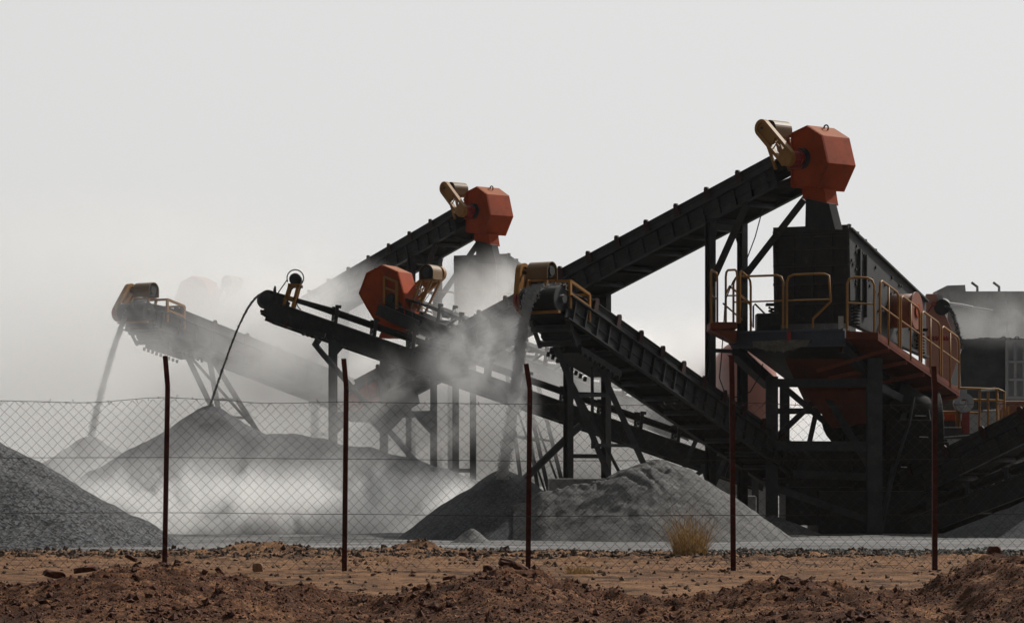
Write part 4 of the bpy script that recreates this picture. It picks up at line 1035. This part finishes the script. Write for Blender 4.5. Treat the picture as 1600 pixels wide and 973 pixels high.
G_ = 'loose rocks on the dirt'
rock('rock', 'long dark red slab leaning on the mound beside the middle post', 802, 884, 21.3, .13, .07, .045, Rr, 1, .2, R(22), G_)
rock('rock', 'rounded brown boulder atop the right hand mound', 1553, 860, 21.2, .055, .05, .045, Rr, 2, group=G_)
rock('rock', 'flat reddish slab on the left edge of the left mound', 134, 889, 21.0, .10, .06, .028, Rr, 3, 0, R(-8), G_)
rock('rock', 'dark angular slab low on the left mound', 85, 897, 21.0, .09, .06, .035, Rr, 4, .5, R(12), G_)
rock('rock', 'small upturned red flake at the top of the left mound', 205, 871, 21.4, .055, .03, .02, Rr, 5, 0, R(25), G_)
rock('rock', 'single pale tan stone on the flat sand between two posts', 403, 886, 31, .065, .06, .06, Rt, 6, group=G_)
rock('rock', 'narrow reddish shard right of the left mound', 344, 893, 21.4, .05, .03, .025, Rr, 7, 0, R(50), G_)
rock('rock', 'flat brown slab halfway down the left mound', 386, 912, 21.2, .09, .05, .022, Rr, 8, 0, R(8), G_)
rock('rock', 'thin brown slab above the dip left of the middle post', 702, 902, 21.4, .06, .04, .018, Rr, 9, 0, R(-10), G_)
rock('rock', 'squat dark rock lying just left of the long slab', 763, 888, 21.2, .045, .04, .035, Rr, 10, group=G_)
rock('rock', 'pointed reddish rock on the right centre mound', 1230, 908, 21.0, .075, .05, .045, Rr, 12, 0, R(20), G_)
rock('rock', 'brown stone on far sand just before the slim pile', 724, 869, 38, .07, .06, .07, Rr, 13, group=G_)
clump = lambda x, y: .25+1.2*max(0, fbm(x, y, 31, 3, 1.3)+.1)
def rubble(name, label, mt, n, xr, yr, r0, r1, dens=None, pw=2.5):
    m = MB()
    for i in range(n):
        x = random.uniform(*xr); y = random.uniform(*yr)
        if dens and random.random() > dens(x, y): continue
        r = r0+(r1-r0)*random.random()**pw
        stone(m, Vector((x, y, near_h(x, y)+r*.25)), r)
    o = m.build(name, mt); return tag(o, label, kind='stuff')
rubble('rubble', 'small red stones strewn over the dug mounds', Rr, 30000, (-4.6, 4.6), (16, 22.8), .003, .032, pw=6, dens=clump)
rubble('pebbles', 'tan pebbles strewn over the dirt', Rt, 3000, (-5, 5), (16, 23), .003, .013, pw=3)
rubble('clods', 'fine crumbs of earth on the dug mounds', mat('earth_clod', (.10,.045,.025), .95, .1, var=.6, scale=2), 42000, (-4.4, 4.4), (16.5, 22.8), .003, .011, pw=2)
rubble('sand_pebbles', 'small stones scattered along the fence strip', mat('brown_pebble', (.13,.082,.055), .9, .2, var=.6, scale=2), 13000, (-7.6, 7.6), (23, 41), .005, .036, pw=6, dens=clump)
gd_ = mat('dark_green_grey_stone', (.10,.10,.092), .9, .2, var=.5, scale=3)
rubble('roadside_gravel', 'dark coarse gravel band at the yard edge on the right', gd_, 6000, (2.2, 8.6), (39.2, 42.4), .008, .042, dens=lambda x, y: min(1, (x-2)/1.5))
bd_ = mat('brown_rubble', (.075,.052,.038), .9, .2, var=.6, scale=3)
rubble('roadside_debris', 'dark brown rubble along the low ridge behind the fence', bd_, 7000, (-8.5, 5), (37.5, 42), .008, .05, pw=4)

# dry bushes
gm = bpy.data.materials.new('dry_grass'); gm.use_nodes = True; b_ = gm.node_tree.nodes['Principled BSDF']; b_.inputs['Base Color'].default_value = (.42,.25,.075,1); b_.inputs['Roughness'].default_value = .8
nz_ = gm.node_tree.nodes.new('ShaderNodeTexNoise'); nz_.inputs['Scale'].default_value = 18; rp = gm.node_tree.nodes.new('ShaderNodeValToRGB'); gm.node_tree.links.new(nz_.outputs['Fac'], rp.inputs[0]); gm.node_tree.links.new(rp.outputs[0], b_.inputs['Base Color'])
rp.color_ramp.elements[0].position = .35; rp.color_ramp.elements[0].color = (.28,.18,.075,1); rp.color_ramp.elements[1].position = .65; rp.color_ramp.elements[1].color = (.58,.43,.21,1)
def bush(name, label, px, D, rad, hgt, n, wid):
    m = MB(); x0 = (px-800)/FP*D
    for i in range(n):
        a = random.random()*6.283; rr = rad*random.random()**.6*.4; bx = x0+math.cos(a)*rr; by = D+math.sin(a)*rr
        z0 = near_h(bx, by)-.01; h_ = hgt*random.uniform(.3, 1)*(1 if random.random() < .8 else 1.25); lean = random.gauss(0, .38)+(bx-x0)/rad*.5; ly = random.gauss(0, .35)
        p = []; wd = wid*random.uniform(.6, 1.2)
        for k in range(5):
            t = k/4; p.append(Vector((bx+lean*h_*t*(1+.3*t)*.8+random.gauss(0, .006), by+ly*h_*t, z0+h_*t*(1-.15*abs(lean)*t))))
        d = Vector((wd, random.uniform(-1, 1)*wd, 0)); k0_ = len(m.v)
        for k, q in enumerate(p): s_ = 1-k/4.6; m.v += [q-d*s_, q+d*s_]
        for k in range(4): m.f.append((k0_+2*k, k0_+2*k+1, k0_+2*k+3, k0_+2*k+2)); m.sm.append(False)
    return tag(m.build(name, gm, None, origin=(x0, D, near_h(x0, D))), label, 'dry bush')
bush('dry_bush', 'golden dry bush before the pale eroded pile', 1076, 39, .50, .62, 520, .0032)
bush('dry_bush', 'small golden tuft lying low right of the middle post', 905, 30.5, .35, .10, 260, .003)
m = MB()
for i in range(900):
    x = random.uniform(-7, 7); y = random.choice((random.uniform(29, 33), random.uniform(36, 41)))
    if noise.noise(Vector((x*.9, y*.9, 3))) < .12: continue
    z = near_h(x, y); hh = random.uniform(.02, .075); dx = random.uniform(-.04, .04)
    m.add([(x-.002, y, z-.01), (x+.002, y, z-.01), (x+dx, y+random.uniform(-.03, .03), z+hh)], [(0,1,2)])
tag(m.build('dry_weeds', gm), 'sparse dry straw along the fence line', kind='stuff')
bush('dry_bush', 'faint straw tuft low beside the left centre bay', 600, 36, .2, .08, 70, .003)

# ------------------------------------------------------------------ haze and dust
def vol_mat(name, dens, col=(.995,.992,.987), aniso=.62, ns=None, thr=(.35,.75), fall=None):
    m = bpy.data.materials.new(name); m.use_nodes = True; n = m.node_tree.nodes; l = m.node_tree.links
    for k in list(n): n.remove(k)
    o = n.new('ShaderNodeOutputMaterial'); v = n.new('ShaderNodeVolumePrincipled'); l.new(v.outputs[0], o.inputs['Volume'])
    v.inputs['Color'].default_value = (*col, 1); v.inputs['Anisotropy'].default_value = aniso; v.inputs['Density'].default_value = dens
    if ns:
        t = n.new('ShaderNodeTexCoord'); ln = n.new('ShaderNodeVectorMath'); ln.operation = 'LENGTH'; l.new(t.outputs['Object'], ln.inputs[0])
        f = n.new('ShaderNodeMapRange'); f.interpolation_type = 'SMOOTHSTEP'; f.inputs[1].default_value = 1.0; f.inputs[2].default_value = fall if fall is not None else .25; l.new(ln.outputs['Value'], f.inputs[0])
        mp = n.new('ShaderNodeMapping'); mp.inputs['Scale'].default_value = ns; l.new(t.outputs['Object'], mp.inputs[0])
        nz = n.new('ShaderNodeTexNoise'); nz.inputs['Scale'].default_value = 1; nz.inputs['Detail'].default_value = 4; nz.inputs['Roughness'].default_value = .62; nz.inputs['Distortion'].default_value = 1.1; l.new(mp.outputs[0], nz.inputs['Vector'])
        mr = n.new('ShaderNodeMapRange'); mr.inputs[1].default_value = thr[0]; mr.inputs[2].default_value = thr[1]; l.new(nz.outputs['Fac'], mr.inputs[0])
        a = n.new('ShaderNodeMath'); a.operation = 'MULTIPLY'; l.new(f.outputs[0], a.inputs[0]); l.new(mr.outputs[0], a.inputs[1])
        b = n.new('ShaderNodeMath'); b.operation = 'MULTIPLY'; l.new(a.outputs[0], b.inputs[0]); b.inputs[1].default_value = dens; l.new(b.outputs[0], v.inputs['Density'])
    return m
m = MB(); m.box((0, 95, 10.5), (160, 230, 24)); hzo = m.build('haze', vol_mat('haze_air', .0001)); tag(hzo, 'thin pale haze over the whole quarry', kind='stuff')
def cloud(px, py, D, rx, ry, rz, tau, ns=1.0, thr=(.35,.75), fall=.2, rot=0):
    """puff of rock dust: rx, rz in photo pixels at its distance, ry in metres of depth; tau about the optical depth through its middle"""
    import bmesh
    bm = bmesh.new(); bmesh.ops.create_icosphere(bm, subdivisions=3, radius=1); me = bpy.data.meshes.new('dust_cloud'); bm.to_mesh(me); bm.free()
    o = bpy.data.objects.new('dust_cloud', me); COL.objects.link(o); o.location = P(px, py, D)
    s = (rx/FP*D, ry, rz/FP*D); o.scale = s; o.rotation_euler = (0, rot, 0)
    mean = max(.05, min(1, (.5-thr[0])/(thr[1]-thr[0])))
    me.materials.append(vol_mat('dust', tau/(2*ry*mean*.55), ns=tuple(ns*k for k in s), thr=thr, fall=fall))
    tag(o, 'drifting pale rock dust', kind='stuff')
CL = [ # px, py, D, rx, ry, rz, tau
 (200, 600, 91, 640, 3.2, 380, 2.4, .30, (.15,.7), .4),      # wall of dust hiding the far left line
 (640, 660, 88, 480, 4, 240, 3.0, .35, (.2,.7), .35),      # behind the middle
 (470, 570, 80, 200, 2.2, 110, 2.0, .6, (.3,.7), .1),      # over the far left conveyor's lower half
 (480, 480, 82, 210, 2.2, 100, 2.0, .5, (.3,.7), .1),      # over the mid conveyor's lower half
 (765, 460, 82, 120, 1.5, 85, 1.9, .7, (.3,.7), .1),       # over the pale tower
 (830, 620, 79, 300, 2.2, 175, 4.5, .5, (.2,.7), .45),     # behind the crossing frames
 (1080, 640, 80, 260, 2.5, 190, 3.0, .5, (.2,.7), .4),
 (745, 550, 61, 120, 1.3, 140, .75, 1.2, (.40,.70), 0),     # puff off the thick stream
 (800, 620, 56.3, 55, .6, 170, .8, 1.6, (.38,.68), 0),
 (920, 610, 73.0, 260, .9, 150, .75, .6, (.3,.7), 0),
 (140, 730, 81, 150, 1.5, 100, 1.3, .7, (.3,.7), 0),
 (1560, 520, 94, 200, 1.5, 110, .35, .6, (.3,.7), 0),
 (290, 800, 64.4, 350, 1.4, 108, 3.6, 1.2, (.40,.64), 0),      # bright low dust before the dark pile
 (590, 798, 63.2, 300, 1.3, 104, 3.6, 1.2, (.40,.64), 0),
 (400, 715, 63.2, 380, 1.0, 120, .45, .8, (.25,.75), 0),
 (330, 720, 90, 330, 3, 120, 1.5, .5, (.3,.7), .1),
 (165, 570, 76, 80, 1.2, 170, .7, .8, (.35,.7), 0),        # beside the far left stream
 (1240, 560, 84, 130, 3, 200, 1.4, .5, (.3,.7), .1),
 (1560, 505, 84, 110, 1.0, 50, .14, .9, (.38,.75), 0),
 (300, 560, 75, 230, 1.0, 150, .7, .6, (.3,.7), 0),
 (600, 600, 67.6, 150, .9, 75, .3, 1.0, (.38,.7), 0),
 (620, 660, 67.4, 200, .8, 80, .7, .9, (.34,.68), 0),
]
for c in CL: cloud(*c)
